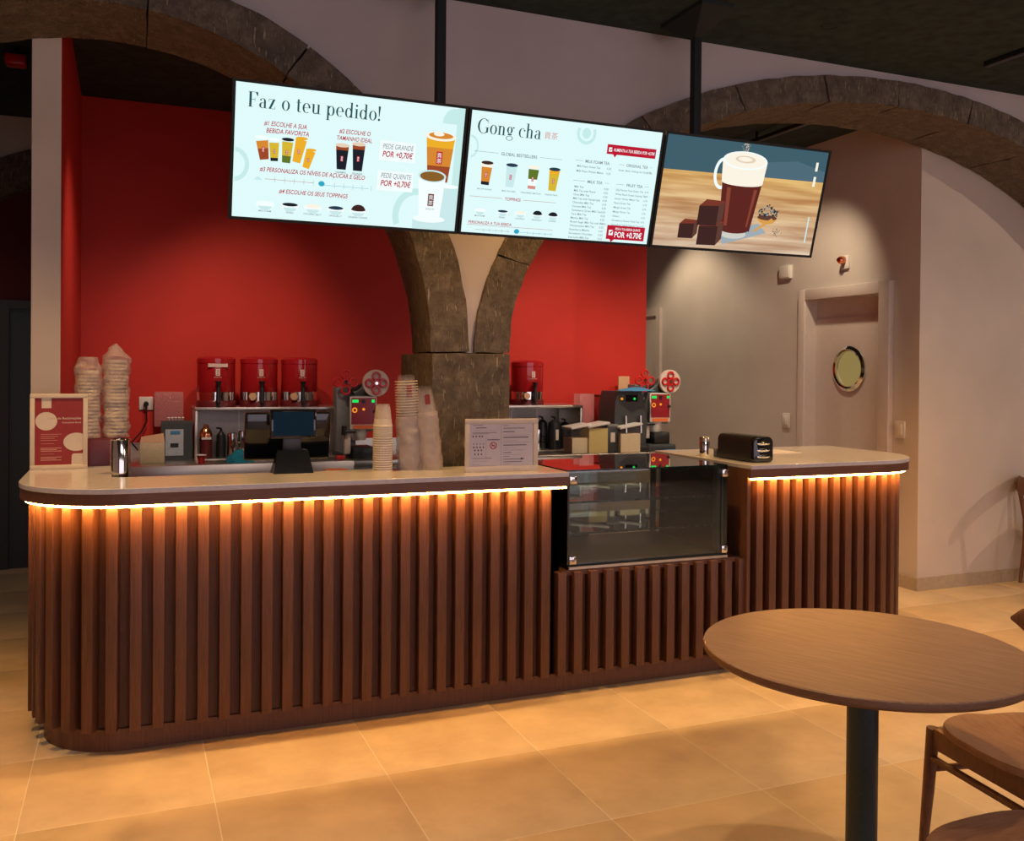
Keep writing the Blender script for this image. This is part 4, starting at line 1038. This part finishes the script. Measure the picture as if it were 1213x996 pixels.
# customer display and POS terminal
t = thing('customer_display', 'small black customer display with blue screen on the counter edge', 'display', (.668, 4.13, ST))
mb = MB(); mb.add([(-.086, -.03, 0), (.086, -.03, 0), (.086, .08, 0), (-.086, .08, 0), (-.066, -.0, .10), (.066, -.0, .10), (.058, .06, .10), (-.058, .06, .10)], [(0, 1, 5, 4), (1, 2, 6, 5), (2, 3, 7, 6), (3, 0, 4, 7), (4, 5, 6, 7), (3, 2, 1, 0)])
mb.build('base', M['gloss'], t, smooth=0)
BB(-.04, .04, .02, .045, .09, .17).build('neck', M['black'], t)
p = BB(-.097, .103, -.012, .012, .150, .278, b=.006).build('screen_housing', M['gloss'], t); p.rotation_euler = (-.06, 0, 0)
B(-.084, .090, -.0135, -.012, .163, .266).build('screen_panel', M['pos_scr'], p)
mb = MB(); mb.ring((-.018, -.0225, .028), .022, .0022, 'y', 20, 6); mb.build('emblem', M['steel'], t).rotation_euler = (-.25, 0, 0)
mb = MB(); vs, fs = textmesh('elzab', 0, 0)
t = thing('till_terminal', 'large black touchscreen till behind the small customer display', 'till', (.68, 4.42, .86), .0)
p = BB(-.19, .20, -.0, .03, .195, .42, b=.012).build('screen_housing', M['gloss'], t); p.rotation_euler = (.18, 0, 0)
BB(-.03, .03, .02, .05, .03, .30).build('neck', M['black'], t); BB(-.12, .12, -.08, .12, 0, .03, b=.01).build('base', M['black'], t)
# napkin dispenser
t = thing('napkin_dispenser', 'black napkin dispenser with chrome end on the right counter', 'dispenser', (2.915, 3.90, ST), .0)
def rr(w, h, r, n=6):
    p = []
    for cx, cz, a in ((w-r, h-r, 0), (r, h-r, 90), (r, r*.5, 180), (w-r, r*.5, 270)):
        rr_ = r if a < 180 else r*.5
        xx = (w-rr_ if a in (0, 270) else rr_)
        for i in range(n+1):
            g = math.radians(a+90*i/n); p.append((xx+rr_*math.cos(g), cz+rr_*math.sin(g)))
    return p
MB().prism(rr(.125, .132, .03), 0, .285, 'y').build('dispenser_body', M['black'], t)
# bulging chrome face with napkin slots
mb = MB(); n = 14; vs = []; prof = rr(.125, .132, .03)
for k in range(5):
    s_ = 1-.12*(k/4)**2; d_ = -.022*math.sin(k/4*PI/2)
    vs += [(.0625+(x-.0625)*s_, d_, .061+(z-.061)*s_) for x, z in prof]
q = len(prof)
mb.add(vs, [(j*q+i, j*q+(i+1) % q, (j+1)*q+(i+1) % q, (j+1)*q+i) for j in range(4) for i in range(q)]+[[4*q+i for i in range(q)]])
mb.build('chrome_face', M['gloss'], t)
for zc in (.030, .062, .096):
    MB().lathe([(.001, -.032), (.03, -.027), (.045, -.018)], (.0625, 0, zc), 20, 'y').build('napkin_slot', M['chrome'], t).scale = (1, 1, 1)
for o in [c for c in t.children if c.name.startswith('napkin_slot')]:
    for v in o.data.vertices:
        zc = .030 if v.co.z < .046 and abs(v.co.z-.030) < .046 else v.co.z
# flatten the three slots vertically
for o, zc in zip([c for c in t.children if c.name.startswith('napkin_slot')], (.030, .062, .096)):
    for v in o.data.vertices: v.co.z = zc+(v.co.z-zc)*.25
t = thing('steel_shaker', 'small steel shaker left of the napkin dispenser', 'shaker', (2.91, 4.30, ST))
MB().lathe([(.001, 0), (.028, 0), (.0295, .004), (.0295, .082), (.027, .086)], n=24).build('shaker_body', M['chrome'], t); MB().lathe([(.030, .078), (.030, .098), (.026, .104), (.001, .106)], n=24).build('shaker_lid', M['steel'], t)
t = thing('card_box', 'small blue card box between shaker and napkin dispenser', 'box', (2.945, 4.225, ST))
BB(-.02, .02, -.015, .015, 0, .045, b=.003).build('box_body', plain('dull_blue_box', (.06, .09, .15), .5), t); BB(-.021, .021, -.016, .016, .034, .046, b=.002).build('box_lid', M['grey'], t)
tag(BB(3.25, 3.55, 4.28, 4.50, ST, ST+.004, b=.001).build('paper_sheet', M['paper']), 'white paper lying behind the napkin dispenser on the right counter', 'paper')

# ------------------------------------------------------------------ BACK KITCHEN
WZ = .88
t = thing('back_worktop', 'steel worktop running along the red wall', 'worktop')
BB(-.285, 3.92, 6.02, 6.79, WZ-.04, WZ, b=.003).build('worktop', M['steel'], t)
B(-.285, 3.90, 6.06, 6.79, .1, WZ-.04).build('cabinet_front', M['dsteel'], t)
BB(-.285, 1.36, 5.98, 6.02, WZ-.16, WZ+.006, b=.004).build('front_rim', M['steel'], t)
B(-.285, 3.9, 6.775, 6.795, WZ, WZ+.09).build('upstand', M['steel'], t)
for k in range(2): B(.95+.0*k, 1.30, 6.1, 6.38, WZ, WZ+.001).build('sink_basin', M['dsteel'], t) if k == 0 else None
B(1.36, 1.60, 5.86, 6.06, 0, .80).build('side_cabinet', M['charcoal'], t)
def shelfbox(x0, x1, z0, z1, label):
    t = thing('steel_shelf_box', label, 'shelf', (x0, 6.35, z0))
    w_, h_ = x1-x0, z1-z0
    BB(0, w_, 0, .40, h_-.022, h_, b=.003).build('top_panel', M['steel'], t); BB(0, .02, 0, .40, 0, h_-.022, b=.003).build('side_panel', M['steel'], t); BB(w_-.02, w_, 0, .40, 0, h_-.022, b=.003).build('side_panel', M['steel'], t)
    B(.02, w_-.02, .385, .40, 0, h_-.022).build('back_panel', M['dsteel'], t); B(.02, w_-.02, 0, .385, 0, .006).build('bottom_panel', M['steel'], t)
    for k in (1, 2): B(w_*k/3, w_*k/3+.004, .380, .385, .006, h_-.022).build('seam_strip', M['steel'], t)
    return t
shelfbox(.40, 1.345, WZ, 1.222, 'steel shelf box below the three red dispensers, left of the pillar')
shelfbox(2.55, 3.20, WZ, 1.222, 'steel shelf box right of the stone pillar below a red dispenser')
# red drink dispensers
def dispenser(x, y, z, label, sticker=False, badge=True):
    t = thing('drink_dispenser', label, 'drink dispenser', (x, y, z), 0, None)
    R, Hh = .122, .335
    MB().lathe([(R*.98, .045), (R, .05), (R, Hh-.05), (R*.97, Hh-.045)], n=36, cap=True).build('tank', M['acryl_red'], t)
    MB().lathe([(R*1.02, Hh-.046), (R*1.02, Hh-.018), (R*.9, Hh-.006), (R*.4, Hh), (.001, Hh)], n=36).build('lid', M['acryl_red'], t)
    MB().lathe([(R*.99, .04), (R*1.005, .042), (R*1.005, .098), (R*.99, .10)], n=36, cap=False).build('steel_band', M['chrome'], t)
    MB().lathe([(R*1.05, 0), (R*1.05, .03), (R*1.0, .042)], n=36).build('base_ring', M['dkred'], t)
    mb = MB(); mb.tube((0, -R-.001, .075), (0, -R-.045, .075), .014); mb.tube((0, -R-.035, .03), (0, -R-.035, .13), .017, .012); mb.tube((0, -R-.035, .13), (0, -R-.035, .165), .010, .018); mb.lathe([(.020, 0), (.022, .008)], (0, -R-.035, .163), 14)
    mb.tube((0, -R-.035, .03), (0, -R-.035, .005), .010, .008)
    mb.build('tap', M['black'], t)
    cvl = Canvas(t, 1, 1, -R-.0015, {'w': M['frame'], 'r': M['redp']})
    cvl.begin('printed_logo'); cvl.rect(-.013, .205, .013, .250, 'w'); cvl.text('貢', 0, .2285, .020, 'r', align='c'); cvl.text('茶', 0, .209, .020, 'r', align='c'); cvl.text('gong cha', 0, .193, .010, 'w', align='c', w=.05); cvl.end()
    if sticker: B(-.062, .062, -R-.002, -R+.02, .262, .285).build('paper_sticker', plain('pale_sticker', (.6, .42, .38), .7), t)
    if badge: MB().lathe([(.024, -R-.012), (.024, -R+.03)], (-.055, 0, .068), 20, 'y').build('round_badge', M['cork'], t)
    return t
dispenser(.545, 6.50, 1.222, 'leftmost red drink dispenser with pale sticker, left of the pillar', True, False)
dispenser(.822, 6.50, 1.222, 'second red drink dispenser from the left with cork badge')
dispenser(1.092, 6.50, 1.222, 'third red drink dispenser, nearest the left cup sealing machine')
dispenser(2.80, 6.50, 1.222, 'red drink dispenser alone right of the stone pillar')
# cup sealers
def petals(mb, cx, y, cz, R, th=.008):
    for k in range(4):
        a = PI/4*0+PI/2*k; mb.ring((cx+R*.58*math.cos(a), y, cz+R*.58*math.sin(a)), R*.30, th, 'y', 16, 6)
    mb.ring((cx, y, cz), R*.22, th, 'y', 16, 6)
    mb.ring((cx, y, cz), R*.95, th*.5, 'y', 28, 6) if False else None
def sealer(x, y, z, label, h=.64):
    t = thing('cup_sealer', label, 'cup sealer', (x, y, z), 0)
    BB(-.085, .155, -.10, .18, 0, .05, b=.01).build('base', M['charcoal'], t)
    BB(-.115, .02, .06, .18, .03, h-.10, b=.008).build('column', M['grey'], t)
    BB(-.03, .13, -.03, .16, h-.40, h-.16, b=.012).build('machine_body', M['grey'], t)
    pn = BB(-.045, .135, -.048, -.03, h-.385, h-.165, b=.004).build('control_panel', M['white'], t)
    B(-.037, .127, -.050, -.047, h-.350, h-.173).build('panel_plate', plain('panel_red', (.28, .012, .02), .3), pn)
    B(-.025, .115, -.050, -.047, h-.380, h-.356).build('label_strip', M['orange'], pn)
    B(-.032, .01, -.052, -.049, h-.205, h-.185).build('green_display', M['green_led'], pn)
    B(.100, .120, -.052, -.049, h-.205, h-.185).build('green_lamp', M['green_led'], pn)
    MB().lathe([(.011, -.060), (.013, -.049)], (.045, 0, h-.195), 12, 'y').build('knob', M['black'], pn)
    MB().lathe([(.009, -.056), (.009, -.049)], (.045, 0, h-.250), 12, 'y').build('amber_button', M['amber_led'], pn)
    MB().ring((-.015, -.052, h-.255), .014, .004, 'y', 16, 6).build('amber_dial', M['amber_led'], pn)
    MB().lathe([(.010, -.060), (.012, -.049)], (.12, 0, h-.265), 12, 'y').build('knob', M['black'], pn)
    MB().tube((.0, .05, h-.165), (.13, .06, h-.10), .05, .06, 16).build('reel_housing', M['charcoal'], t)
    r1 = MB().lathe([(.090, -.05), (.090, -.025), (.03, -.024)], (.13, 0, h-.075), 32, 'y').build('film_reel', M['frame'], t)
    mb = MB(); petals(mb, .13, -.056, h-.075, .082); mb.build('reel_hub', M['redpl'], r1)
    MB().lathe([(.011, -.066), (.011, -.05)], (.13, 0, h-.075), 12, 'y').build('hub_cap', M['chrome'], r1)
    mb = MB(); petals(mb, -.065, .0, h-.070, .092); r2 = mb.build('take_up_reel', M['redpl'], t)
    MB().lathe([(.011, -.015), (.011, .10)], (-.065, 0, h-.07), 12, 'y').build('hub_cap', M['chrome'], r2)
    MB().tube((.03, .02, h-.37), (.03, .02, h-.46), .065, .045, 20).build('sealing_head', M['white'], t)
    BB(-.075, -.035, -.03, .03, .09, h-.40, b=.006).build('lever_guard', M['frame'], t)
    mb = MB(); mb.tube((-.08, -.03, h-.40), (-.01, -.06, h-.395), .012); mb.tube((-.08, -.03, h-.36), (-.08, -.03, h-.42), .018); mb.build('lever', M['black'], t)
    BB(-.02, .12, -.07, .12, .05, .14, b=.01).build('cup_tray', M['black'], t)
    return t
sealer(1.415, 6.2, WZ-.06, 'cup sealing machine with red panel left of the stone pillar')
sealer(3.715, 6.2, WZ, 'cup sealing machine with red panel at the right end of the worktop', .60)
# items left part of worktop
t = thing('wall_socket', 'white wall socket with black plug on the red wall', 'socket', (.115, 6.80, 1.235))
BB(-.045, .045, -.012, 0, -.045, .045, b=.005).build('socket_plate', M['white'], t)
mb = MB(); mb.tube((0, -.012, 0), (0, -.05, -.005), .016); mb.path([(0, -.05, -.005), (0, -.055, -.05), (.005, -.05, -.12), (-.03, -.05, -.19), (-.09, -.06, -.26), (-.05, -.1, -.31)], .005)
mb.build('plug_cable', M['black'], t)
t = thing('wall_socket', 'white wall socket behind the pink acrylic holder', 'socket', (.228, 6.80, 1.235))
BB(-.045, .045, -.012, 0, -.045, .045, b=.005).build('socket_plate', M['white'], t); BB(-.025, .025, -.018, -.010, -.025, .025).build('socket_insert', M['white'], t)
t = thing('acrylic_holder', 'pink see-through acrylic holder leaning behind the black printer', 'holder', (.165, 6.72, 1.08))
BB(0, .185, 0, .006, 0, .235, b=.002).build('acrylic_front', M['pinkac'], t); BB(0, .185, .025, .029, 0, .235, b=.002).build('acrylic_back', M['pinkac'], t)
B(0, .185, .006, .025, 0, .004).build('acrylic_bottom', M['pinkac'], t)
t = thing('label_printer', 'black label printer with pale front on the steel worktop', 'printer', (.20, 6.40, WZ))
mb = MB(); mb.prism([(0, 0), (.165, 0), (.165, .20), (.02, .255), (0, .24)], 0, .19, 'x'); o = mb.build('printer_body', M['charcoal'], t)
B(.025, .135, -.004, .0, .03, .20).build('front_panel', plain('pale_blue_panel', (.42, .46, .50), .4), t)
B(.055, .115, -.007, -.004, .17, .19).build('brand_strip', M['blue'], t); B(.055, .105, -.007, -.004, .085, .11).build('paper_slot', M['black'], t)
mb = MB()
for k in range(5): mb.tube((.05+.02*k, .04, .25), (.045+.022*k, .03, .275), .006, .008)
mb.build('white_clips', M['white'], t)
t = thing('cream_carton', 'cream paper carton with crumpled top beside the label printer', 'carton', (.07, 6.22, WZ))
BB(0, .145, 0, .10, 0, .13, b=.003).build('carton_body', M['cream'], t)
mb = MB(); mb.add([(0, 0, .13), (.145, 0, .13), (.145, .1, .13), (0, .1, .13), (.01, .04, .165), (.14, .05, .185)], [(0, 1, 5, 4), (2, 3, 4, 5), (0, 4, 3), (1, 2, 5)]); mb.build('crumpled_top', M['cork'], t, smooth=0)
t = thing('paper_cup', 'small red and white paper cup on the worktop rim', 'cup', (.425, 6.10, WZ)); MB().lathe([(.018, 0), (.026, .055)], n=18).build('cup_body', M['redpl'], t); MB().ring((0, 0, .055), .027, .004, 'z', 18, 6).build('cup_rim', M['white'], t)
t = thing('cocktail_shaker', 'copper and dark red shaker bottle at the left inside the shelf box', 'shaker', (.475, 6.42, WZ+.006))
MB().lathe([(.038, 0), (.040, .004), (.040, .13)], n=24).build('bottle_body', M['dkred'], t)
MB().lathe([(.040, .13), (.040, .16), (.030, .19), (.018, .20), (.018, .22), (.001, .225)], n=24).build('bottle_top', M['copper'], t); B(-.03, .03, -.0425, -.039, .125, .14).build('label_strip', M['white'], t)
def jug(x, y, label, mat, r=.035, h=.16, lab=False):
    t = thing('steel_jug' if mat is not M['black'] else 'black_pump_bottle', label, 'jug' if mat is not M['black'] else 'bottle', (x, y, WZ+.006))
    MB().lathe([(.001, 0), (r, 0), (r*1.02, .004), (r*.96, h*.8), (r*.9, h), (r*.85, h), (r*.88, .01)], n=22, cap=False).build('jug_body', mat, t)
    if mat is M['black']:
        mb = MB(); mb.tube((0, 0, h), (0, 0, h+.04), .008); mb.tube((0, 0, h+.04), (-.03, -.01, h+.045), .006); mb.lathe([(r*.9, 0), (r*.4, .02)], (0, 0, h), 18); mb.build('pump_head', mat, t)
    else: MB().ring((r+.012, 0, h*.5), .022, .004, 'y', 16, 6).build('handle', mat, t)
    if lab: B(-.012, .012, -r-.002, -r+.004, h*.35, h*.75).build('label_strip', M['frame'], t)
jug(.575, 6.47, 'black pump bottle inside the left shelf box beside the copper shaker', M['black'], .032, .15)
jug(.645, 6.44, 'steel jug inside the left shelf box beside the black bottle', M['chrome'])
jug(.715, 6.50, 'steel jug inside the left shelf box, second from the shaker', M['chrome'], .03, .17)
jug(.775, 6.44, 'steel jug inside the left shelf box nearest the till', M['chrome'], .03, .14)
jug(2.86, 6.42, 'steel jug standing beside the black bottles in the right shelf box', M['chrome'], .03, .15)
jug(2.79, 6.45, 'steel jug just right of the landscape notice in the right shelf box', M['chrome'], .03, .13)
jug(2.93, 6.50, 'black pump bottle at the back of the right shelf box', M['black'], .04, .20)
jug(3.00, 6.43, 'black pump bottle with pale label in the right shelf box', M['black'], .05, .20, True)
jug(3.11, 6.48, 'black pump bottle at the right side of the right shelf box', M['black'], .045, .18)
# teal cloth
mb = MB(); n = 22; vs = []
for j in range(8):
    for i in range(n):
        g = 2*PI*i/n; r = .085*(1-j/7.5)**.6+.002; p = Vector((r*math.cos(g), r*.7*math.sin(g), j*.011))
        d = 1+.25*noise.noise(p*30); vs.append((p.x*d, p.y*d, p.z+.006*noise.noise(p*40)*(j > 0)))
mb.add(vs, [(j*n+i, j*n+(i+1) % n, (j+1)*n+(i+1) % n, (j+1)*n+i) for j in range(7) for i in range(n)]+[[7*n+i for i in range(n)]])
cloth_me = mb.mesh('teal_cloth', M['teal'])
o = bpy.data.objects.new('cleaning_cloth', cloth_me); C.objects.link(o); o.location = (.66, 6.16, WZ); tag(o, 'crumpled teal cleaning cloth on the worktop rim', 'cloth')
o = bpy.data.objects.new('cleaning_cloth', cloth_me.copy()); C.objects.link(o); o.data.materials[0] = M['blue']; o.location = (3.50, 6.07, 1.335); o.scale = (1.8, 1.0, .35); tag(o, 'blue cloth lying on top of the black coffee machine', 'cloth')
o = bpy.data.objects.new('cleaning_cloth', o.data); C.objects.link(o); o.location = (3.80, 6.07, WZ); o.scale = (1.3, .6, .15); tag(o, 'flat blue cloth on the worktop in front of the right cup sealer', 'cloth')
tag(BB(1.17, 1.31, 5.93, 5.975, .80, .84, b=.012).build('scraper', M['orange']), 'orange scraper handle hanging on the steel rim', 'scraper')
t = thing('barcode_scanner', 'small red and black scanner beside the left cup sealer', 'scanner', (1.30, 6.12, WZ))
BB(-.03, .03, -.02, .03, 0, .03, b=.008).build('scanner_head', M['redpl'], t); MB().tube((-.05, .02, .05), (.02, 0, .03), .012).build('scanner_handle', M['black'], t)
# black coffee machine
t = thing('coffee_machine', 'black coffee machine with two lights under a blue cloth', 'coffee machine', (3.33, 6.04, WZ))
mb = MB(); mb.prism([(.0, .0), (.27, .0), (.285, .22), (.26, .36), (.235, .452), (.035, .452), (.01, .36)], .06, .32, 'y'); mb.build('machine_body', M['charcoal'], t, smooth=30)
B(.10, .20, .055, .060, .375, .425).build('control_panel', M['gloss'], t)
for x, k in ((.045, 'amber_led'), (.15, 'green_led')): MB().lathe([(.009, .052), (.009, .062)], (x+.02, 0, .395), 12, 'y').build('indicator_light', M[k], t)
for x in (.09, .215): MB().tube((x, .04, .27), (x, .03, .14), .010).build('spout', M['chrome'], t)
BB(.02, .265, .0, .10, 0, .05, b=.006).build('drip_tray', M['black'], t)
def tub(x, y, w_, h_, mat, label, fill=.7):
    t = thing('food_tub', label, 'tub', (x, y, WZ))
    mb = MB(); mb.prism([(-w_/2, 0), (w_/2, 0), (w_/2*1.08, h_), (-w_/2*1.08, h_)], -.08, .08, 'y'); mb.build('tub_body', M['cupc'], t)
    B(-w_/2+.004, w_/2-.004, -.074, .074, .004, h_*fill).build('tub_content', mat, t)
    l_ = BB(-w_/2*1.12, w_/2*1.12, -.09, .09, -.004, .012, b=.003).build('tub_lid', M['white'], t); l_.location = (0, 0, h_+.004); l_.rotation_euler = (0, -.16, 0)
    return t
tub(3.035, 6.12, .15, .19, M['cream'], 'clear tub of pale powder nearest the right shelf box', .6)
tub(3.165, 6.10, .16, .20, M['yellow'], 'clear tub of yellow powder in the middle of the tubs', .92)
tub(3.42, 6.08, .17, .19, M['cream'], 'clear tub of cream powder in front of the black coffee machine', .75)
t = thing('grey_container', 'narrow dark grey container with pale label between the tubs', 'container', (3.29, 6.10, WZ)); BB(-.045, .045, -.06, .06, 0, .20, b=.006).build('container_body', M['charcoal'], t); B(-.018, .018, -.062, -.059, .08, .15).build('label_strip', M['frame'], t)
BB(-.047, .047, -.062, .062, .19, .21, b=.004).build('container_lid', M['grey'], t)
t = thing('acrylic_dispenser', 'pink acrylic box with dark red tins beside the right shelf box', 'box', (3.27, 6.55, WZ))
BB(0, .13, 0, .006, 0, .42, b=.002).build('acrylic_front', M['pinkac'], t); BB(.01, .12, .02, .10, 0, .20).build('tin', M['dkred'], t); B(0, .13, .10, .106, 0, .42).build('acrylic_back', M['pinkac'], t)
t = thing('red_carton', 'glossy dark red carton with white mark left of the coffee machine', 'carton', (3.42, 6.50, WZ)); BB(0, .20, 0, .16, 0, .40, b=.006).build('carton_body', M['acryl_red'], t); B(.0, .03, -.003, .0, .22, .32).build('printed_mark', M['frame'], t)
BB(.0, .20, -.002, .162, .40, .415, b=.004).build('carton_lid', M['dkred'], t)
t = thing('paper_stack', 'upright pale card behind the right cup sealer', 'card', (3.70, 6.70, WZ)); BB(0, .10, 0, .02, 0, .56, b=.002).build('card_sheet', M['cork'], t); BB(-.02, .12, -.02, .05, 0, .05).build('card_holder', M['black'], t)

# ------------------------------------------------------------------ TABLE AND CHAIRS
t = thing('cafe_table', 'round walnut cafe table on a dark post in the right foreground', 'table', (1.823, 1.943, 0))
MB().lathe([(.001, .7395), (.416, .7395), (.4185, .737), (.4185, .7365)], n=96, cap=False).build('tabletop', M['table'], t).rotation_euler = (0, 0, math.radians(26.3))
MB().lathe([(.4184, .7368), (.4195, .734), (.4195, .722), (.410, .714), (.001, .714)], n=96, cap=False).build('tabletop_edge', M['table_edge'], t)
MB().lathe([(.0405, .02), (.0405, .700)], n=36).build('table_post', M['polemetal'], t)
MB().lathe([(.14, .699), (.14, .714)], n=36).build('mounting_plate', M['polemetal'], t)
MB().lathe([(.23, 0), (.23, .008), (.22, .014), (.05, .022)], n=48).build('base_plate', M['polemetal'], t)
def leg(mb, pts, n=12):
    for (a, ra), (b_, rb) in zip(pts[:-1], pts[1:]): mb.tube(a, b_, ra, rb, n)
    return mb
def chair(label):
    """local: faces -X; seat centre at origin, front legs at x=-.19"""
    t = thing('dining_chair', label, 'chair')
    # seat: rounded slab, slightly dished
    n = 48; mb = MB(); vs = []; rings = [(1, -.010), (1.0, .004), (.985, .010), (.90, .010), (.70, .004), (.35, -.001), (.001, -.003)]
    def out(g):
        c, s_ = math.cos(g), math.sin(g); e = 2/2.9
        wx = .225; wy = .235 if c < 0 else .215
        return (wx*math.copysign(abs(c)**e, c), wy*math.copysign(abs(s_)**e, s_))
    for k, z in rings:
        for i in range(n):
            x, y = out(2*PI*i/n); vs.append((x*k, y*k, .445+z))
    m = len(rings)
    mb.add(vs, [(j*n+i, j*n+(i+1) % n, (j+1)*n+(i+1) % n, (j+1)*n+i) for j in range(m-1) for i in range(n)]+[list(range(n))[::-1]])
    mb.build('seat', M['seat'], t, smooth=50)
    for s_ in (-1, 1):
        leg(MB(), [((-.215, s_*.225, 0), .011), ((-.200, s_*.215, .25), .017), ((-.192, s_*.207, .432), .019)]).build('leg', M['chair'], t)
        leg(MB(), [((.235, s_*.195, 0), .011), ((.205, s_*.190, .30), .017), ((.205, s_*.190, .45), .018), ((.235, s_*.200, .62), .015), ((.265, s_*.205, .71), .012)]).build('leg', M['chair'], t)
    # rails
    mb = MB()
    mb.bbox(-.203, -.180, -.195, .195, .375, .436, b=.004); mb.build('seat_rail', M['chair'], t)
    for s_ in (-1, 1):
        BB(-.185, .20, s_*.195-.011, s_*.195+.011, .380, .436, b=.004).build('seat_rail', M['chair'], t)
        MB().tube((-.20, s_*.213, .31), (.205, s_*.190, .31), .010).build('stretcher', M['chair'], t)
    BB(.190, .213, -.185, .185, .385, .436, b=.004).build('seat_rail', M['chair'], t)
    MB().tube((-.198, -.21, .345), (-.198, .21, .345), .011).build('stretcher', M['chair'], t)
    # curved backrest with rounded ends
    mb = MB(); n = 26; k = 14; vs = []
    for i in range(n+1):
        u = i/n*2-1; y = .320*u; x = .290-.100*u*u
        hh = .062*math.sqrt(max(0.02, 1-abs(u)**5)); th = .011
        for j in range(k):
            g = 2*PI*j/k; vs.append((x+th*math.cos(g)-.10*hh*math.sin(g), y, .705+hh*math.sin(g)))
    mb.add(vs, [(i*k+j, i*k+(j+1) % k, (i+1)*k+(j+1) % k, (i+1)*k+j) for i in range(n) for j in range(k)]+[list(range(k)), [n*k+j for j in range(k)][::-1]])
    mb.build('backrest', M['chair'], t, smooth=60)
    return t
c0 = chair('walnut chair tucked at the right side of the round table')
c0.location = (2.359, 1.826, 0); c0.rotation_euler = (0, 0, math.radians(-8))
dup(c0, (1.80, 1.352, 0), 'walnut chair at the near side of the table, only its seat edge in view', rz=math.radians(-90))
dup(c0, (5.98, 4.46, 0), 'walnut chair standing by the far right wall, half out of frame', rz=math.radians(150))
